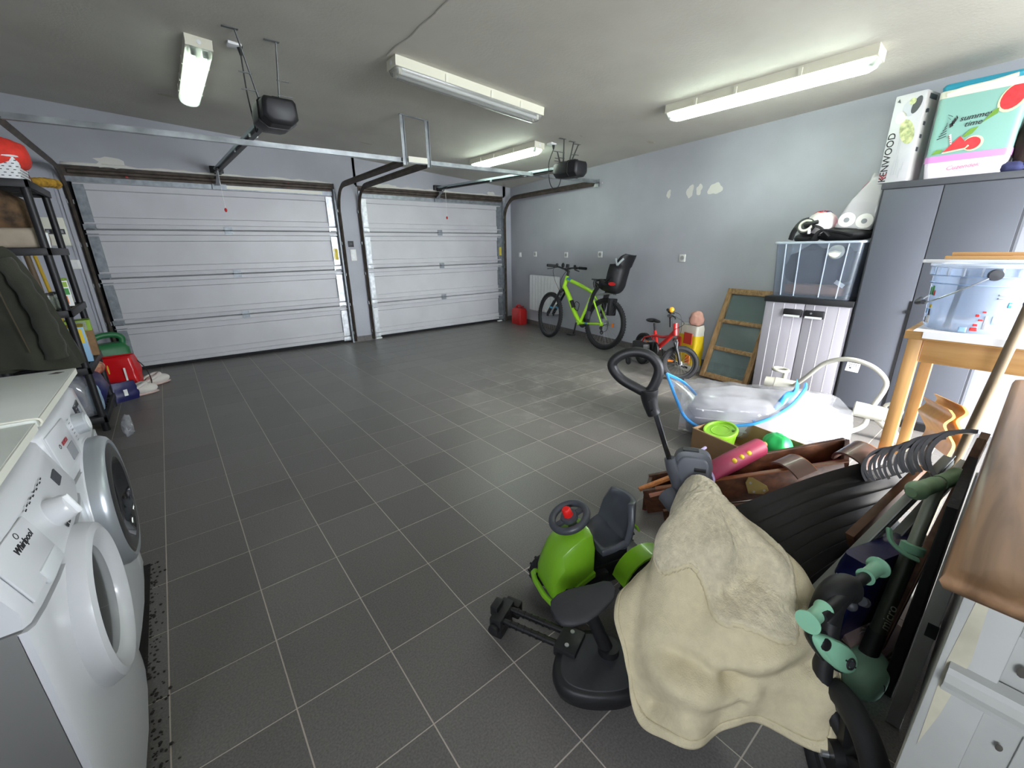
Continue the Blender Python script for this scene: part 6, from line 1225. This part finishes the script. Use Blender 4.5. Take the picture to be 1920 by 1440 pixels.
obj('slot', MB(G).box((-.035, -.018, .078), (.015, .012, .0872)), m_black, t); obj('pad_slot', MB(G).box((.005, -.0345, .02), (.042, -.032, .034)), m_black, t, bev=.003)
mb = MB(G); mb.tube(crom([(-.07, -.03, -.08), (-.03, -.07, -.10), (.03, -.075, -.10), (.07, -.04, -.085)], 5), .035, 12); obj('seat_shell', mb, m_slate, t); obj('seat_cushion', MB().ball((1.40, -.66, .36), .11, .13, .09, 18, 10), m_mint, t)
mb = MB(); mb.tube(crom([(1.52, -.47, .45), (1.46, -.56, .26), (1.40, -.72, .22), (1.37, -.88, .26), (1.36, -.95, .40)], 6), .022, 12); obj('main_frame', mb, m_black, t)
for c, ph in ((V((1.30, -.50, .095)), 0), (V((1.62, -.60, .095)), 0)):
    F = frame(c, (-.43, -.9, 0), (.9, -.43, 0)); F = F; w = wheel(t, F, .095, .018, 6, 'rear_wheel', knob=False, rimm=m_mint); obj('hub_cap', MB(F).lathe([(.028, -.03), (.05, -.026), (.06, -.02), (.06, .02), (.05, .026), (.028, .03)], 24, closed=True), m_mint, w)
mb = MB(); mb.cyl((1.30, -.50, .095), (1.62, -.60, .095), .012, 10); mb.cyl((1.46, -.55, .095), (1.46, -.56, .26), .02, 10); obj('rear_axle', mb, m_black, t)
fwc = V((1.268, -1.075, .163)); F = frame(fwc, (.765, .644, 0), (.644, -.765, 0)); w = wheel(t, F, .163, .027, 0, 'front_wheel', knob=False)
obj('rim_stripe', MB(F).torus(.118, .0035, T(0, 0, -.012), 48, 6), m_mintd, w); mb = MB(F)
for k in range(6): a = 2*PI*k/6+.3; mb.beam((.03*math.cos(a), .03*math.sin(a), 0), (.10*math.cos(a), .10*math.sin(a), 0), .022, .014)
obj('wheel_spoke', mb, m_black, w); obj('hub_cap', MB(F).cyl((0, 0, -.03), (0, 0, .034), .035, 20), m_black, w)
mb = MB(); mb.tube(crom([fwc+V((.03, -.0, .02)), (1.31, -1.005, .27), (1.34, -.985, .38), (1.37, -.975, .47)], 5), .022, 12); obj('fork', mb, m_black, t)
mb = MB(); mb.tube(crom([(1.355, -.965, .43), (1.38, -.965, .475), (1.42, -.975, .49), (1.44, -.99, .485)], 5), .034, 14); mb.cyl((1.40, -.985, .50), (1.525, -1.008, .50), .013, 12); mb.cyl((1.39, -.985, .49), (1.27, -.972, .495), .014, 12); obj('handlebar', mb, m_black, t); mb = MB(); mb.cyl((1.435, -1.015, .47), (1.45, -1.02, .46), .012, 10); mb.ball((1.42, -1.0, .455), .014, .014, .014); obj('bar_bolt', mb, m_dark, t)
def grip(a, b): 
    a, b = V(a), V(b); d = (b-a).normalized(); G = frame(a, d.orthogonal(), d); L_ = (b-a).length
    obj('grip', MB(G).lathe([(.012, 0), (.021, .0), (.020, .006), (.017, .012), (.017, L_-.014), (.021, L_-.006), (.027, L_-.003), (.027, L_), (0, L_)], 24), m_mint, t)
grip((1.495, -1.002, .50), (1.565, -1.014, .50)); grip((1.305, -.968, .495), (1.235, -.957, .493))
G = frame((1.335, -1.005, .37), (.62, -.42, -.66), (-.60, -.55, .55)); rl = lambda z, k: [(x*k+(.0), y*k, z) for x, y in [(.085*math.cos(2*PI*i/28), .030*math.sin(2*PI*i/28)*(1+.25*math.cos(2*PI*i/28))) for i in range(28)]]
obj('fork_cover', MB(G).loft([rl(-.03, .9), rl(-.012, 1.14), rl(-.006, 1.14)]), m_black, t, ang=50); obj('cover_plate', MB(G).loft([rl(-.008, 1), rl(.006, .98), rl(.011, .86)]), m_mint, t, ang=50)
L2 = G @ T(.048, 0, .0115); obj('emblem', MB(L2).torus(.0125, .0028, None, 24, 6), m_print, t); obj('emblem_dot', MB(L2).cyl((0, 0, 0), (0, 0, .003), .008, 16), m_dark, t); obj('emblem_tick', MB(L2).box((-.022, -.002, -.001), (-.012, .002, .002)).box((.012, -.002, -.001), (.020, .002, .002)), m_print, t); obj('cover_slot', MB(G).ball((-.055, 0, .009), .018, .015, .006, 14, 8), m_black, t)
# ================================================================ mint scooter
m_olv = mat('dark olive stem', '3C4238', .35, .3); m_stem = mat('pale grey green stem', 'A3AA98', .35, .4); m_mint2 = mat('sage green grip', '87A883', .45)
t = thing('kids_scooter', 'sage green kids scooter with olive stem leaning by the sideboard', 'scooter', (1.72, -1.02, 0))
s0, s1 = V((1.72, -1.035, .06)), V((1.94, -1.055, .63)); jn = V((1.86, -1.048, .425)); dd = (s1-s0).normalized()
obj('lower_stem', MB().cyl(s0+dd*.09, jn, .021, 18), m_olv, t); obj('upper_stem', MB().cyl(jn, s1, .017, 18), m_stem, t); obj('stem_foot', MB().cyl(s0-dd*.02, s0+dd*.11, .026, 16, .024), m_black, t)
G = frame(jn, dd.orthogonal(), dd); obj('clamp', MB(G).lathe([(.023, -.014), (.029, -.012), (.03, .012), (.024, .015)], 24), m_mint, t); mb = MB(); mb.tube(crom([jn+V((-.03, -.02, -.012)), jn+V((-.045, .01, .0)), jn+V((-.04, .045, .02)), jn+V((-.015, .06, .045))], 5), .012, 8, flat=.5); obj('clamp_lever', mb, m_mint, t)
ga, gb = V((1.815, -1.012, .622)), V((2.055, -1.092, .625)); gm = ga.lerp(gb, .5)
def sgrip(a, b, k):
    mb = MB(); n = 12; mb.tube([a.lerp(b, i/n) for i in range(n+1)], [.014, .022, .027, .028, .026, .024, .023, .023, .023, .022, .022, .023, .022][:n+1], 18); return obj('grip', mb, m_mint2, t)
sgrip(ga, gm-(gb-ga)*.03, 0); sgrip(gb, gm+(gb-ga)*.03, 1); obj('bar_sleeve', MB().cyl(gm-(gb-ga)*.05, gm+(gb-ga)*.05, .019, 16), m_stem, t)
obj('deck', MB().loft([[(x, y, z) for x, y in ((1.74, -1.06), (1.88, -1.10), (1.96, -1.085), (2.0, -.99), (1.95, -.93), (1.80, -.95), (1.74, -.99))] for z in (.052, .072)]), mat('pale pinkish deck', 'B09A98', .5), t, bev=.006)
obj('deck_edge', MB().loft([[(1.87+(x-1.87)*1.02, -1.01+(y+1.01)*1.02, z) for x, y in ((1.74, -1.06), (1.88, -1.10), (1.96, -1.085), (2.0, -.99), (1.95, -.93), (1.80, -.95), (1.74, -.99))] for z in (.045, .054)]), m_beige, t)
mb = MB(); mb.ball((1.69, -1.045, .055), .10, .055, .045, 22, 10, e=.8); obj('front_cover', mb, m_mintd, t); obj('cover_hole', MB().ball((1.655, -1.085, .062), .012, .014, .02, 10, 6), m_black, t)
for p in ((1.625, -1.015, .032), (1.74, -1.085, .032)):
    F = frame(p, (1, .25, 0), (.25, -1, 0)); w = obj('front_wheel', MB(F).torus(.024, .009, None, 24, 8), m_mint2, t); obj('wheel_disc', MB(F).cyl((0, 0, -.01), (0, 0, .01), .022, 16), mat('pale mint hub', 'A9C9A4', .5), w); mb = MB(F)
    for k in range(4): a = PI/2*k; mb.cbox((.013*math.cos(a), .013*math.sin(a), .012), (.007, .007, .008))
    obj('hub_rib', mb, m_mint2, w)
F = frame((2.02, -1.03, .03), (1, .0, 0), (0, -1, 0)); w = obj('rear_wheel', MB(F).torus(.022, .010, None, 24, 8), m_rub, t); obj('wheel_disc', MB(F).cyl((0, 0, -.01), (0, 0, .01), .02, 16), m_mint2, w)
text('lettering', 'micro', .034, frame(s0.lerp(jn, .45)+V((-.0225, -.012, 0)), dd, V((-.9, -.45, .35))), MATS['pale grey green stem'], t, shear=.2)
# ================================================================ towel thrown over the tricycle
K = [[(1.46, -.57, .60), (1.53, -.52, .50), (1.55, -.50, .36)],
     [(1.37, -.59, .58), (1.25, -.565, .43), (1.15, -.545, .30)],
     [(1.31, -.625, .56), (1.125, -.61, .36), (1.02, -.64, .22)],
     [(1.275, -.67, .545), (1.085, -.69, .34), (.972, -.715, .135)],
     [(1.24, -.72, .52), (1.09, -.775, .33), (1.0, -.80, .145)],
     [(1.23, -.77, .50), (1.12, -.845, .33), (1.075, -.865, .15)],
     [(1.26, -.81, .485), (1.19, -.905, .35), (1.155, -.91, .185)],
     [(1.31, -.84, .50), (1.275, -.965, .36), (1.25, -1.04, .16)],
     [(1.35, -.84, .52), (1.36, -.945, .42), (1.338, -1.01, .25)],
     [(1.395, -.79, .51), (1.43, -.87, .47), (1.48, -.92, .36)],
     [(1.44, -.68, .56), (1.49, -.72, .46), (1.52, -.74, .34)]]
pk = V((1.405, -.635, .612)); NU, NV = 220, 110
def cr1(p0, p1, p2, p3, t): return .5*((2*p1)+(p2-p0)*t+(2*p0-5*p1+4*p2-p3)*t*t+(3*p1-p0-3*p2+p3)*t**3)
rads = [[pk]+[V(p) for p in k] for k in K]; n = len(rads); G_ = []
for i in range(NU):
    f = i*n/NU; k = int(f); tt = f-k; col = [cr1(rads[(k-1) % n][j], rads[k][j], rads[(k+1) % n][j], rads[(k+2) % n][j], tt) for j in range(4)]
    ex = [col[0]*2-col[1]*.5-col[2]*.5]+col+[col[3]*2-col[2]]; row = []
    for j in range(NV):
        g_ = j*3/(NV-1); m_ = min(2, int(g_)); s = g_-m_; row.append(cr1(ex[m_], ex[m_+1], ex[m_+2], ex[m_+3], s) if m_ else cr1(col[0], col[0], col[1], col[2], s))
    G_.append(row)
def folded(i, j):
    p = G_[i][j]; a = G_[(i+1) % NU][j]-G_[i-1][j]; b = G_[i][min(j+1, NV-1)]-G_[i][max(j-1, 0)]
    nr = b.cross(a); nr = nr.normalized() if nr.length > 1e-9 else V((0, 0, 1))
    if nr.dot(p-V((1.36, -.74, .2))) < 0: nr = -nr
    u = 2*PI*i/NU; v = j/(NV-1); w = min(1, v*2.2)
    d = .012*w*math.sin(5*u+3.2*v+1.1*math.sin(2*u))*v+.008*w*math.sin(3*u-7*v+.6)
    d += NZ.noise(p*6)*.024*w+NZ.noise(p*15+V((3, 1, 2)))*.007*w
    for c, r, k in (((1.215, -.80, .475), .060, -.060), ((1.30, -.815, .50), .045, -.045), ((1.26, -.735, .52), .05, .022), ((1.18, -.84, .45), .05, .026), ((1.34, -.845, .52), .04, .02)):
        q = (p-V(c)).length/r; d += k*math.exp(-q*q)
    if v > .45:                                             # folds of the hanging half
        m_ = min(1, (v-.45)*5)
        for c0, c1, r, k in (((1.02, -.66, .34), (1.13, -.87, .30), .026, -.030), ((1.0, -.69, .27), (1.12, -.86, .25), .03, .022), ((1.13, -.86, .30), (1.33, -1.0, .33), .026, -.028), ((1.10, -.85, .34), (1.30, -.97, .40), .03, .022), ((1.0, -.73, .19), (1.14, -.89, .24), .02, -.016), ((1.2, -.92, .27), (1.3, -1.03, .2), .025, -.022)):
            c0 = V(c0); c1 = V(c1); s_ = max(0, min(1, (p-c0).dot(c1-c0)/(c1-c0).length_squared)); q = (p-c0.lerp(c1, s_)).length/r; d += k*m_*math.exp(-q*q)
    return p+nr*d, nr
PN = [[folded(i, j) for j in range(NV)] for i in range(NU)]; pts = [[q[0] for q in r] for r in PN]
bnd = [int(NV*(.50+.05*math.sin(2*PI*i/NU*2+.4)+.025*math.sin(2*PI*i/NU*5+1))) for i in range(NU)]   # edge of the upper, terry layer
def upper(i, j):
    p, nr = PN[i][j]; h = .011 if j < bnd[i]-3 else .011+.004*math.sin(PI*min(1, (j-bnd[i]+3)/3))
    band = j > bnd[i]-9
    f = 0 if band else 1
    return p+nr*(h+f*(NZ.noise(p*150)*.0030+NZ.noise(p*75+V((4, 0, 0)))*.0028))
m_tow = mat('beige terry towel', 'CCC2A6', .95, sheen=.25, var=(55, .16), bump=(190, .9))
t = thing('towel', 'beige terry towel thrown over the tricycle', 'towel', (1.28, -.78, .1))
m_towf = mat('beige flat woven towel back', 'CABF9F', .92, bump=(260, .6), var=(40, .08))
obj('lower_layer', MB().sheet([r[int(NV*.30):int(NV*.955)+1] for r in pts], cu=True), m_towf, t, thick=.007, ang=180)
obj('hem', MB().sheet([r[int(NV*.955):] for r in pts], cu=True), m_towf, t, thick=.012, ang=180)
JB = max(bnd)+1; up = [[upper(i, min(j, bnd[i])) for j in range(0, JB)] for i in range(NU)]
obj('terry_layer', MB().sheet(up, cu=True), m_tow, t, thick=.006, ang=180)
obj('rolled_edge', MB().tube([upper(i, bnd[i])-PN[i][bnd[i]][1]*.004 for i in range(NU)], .0085, 8, closed=True), m_towf, t, ang=180)
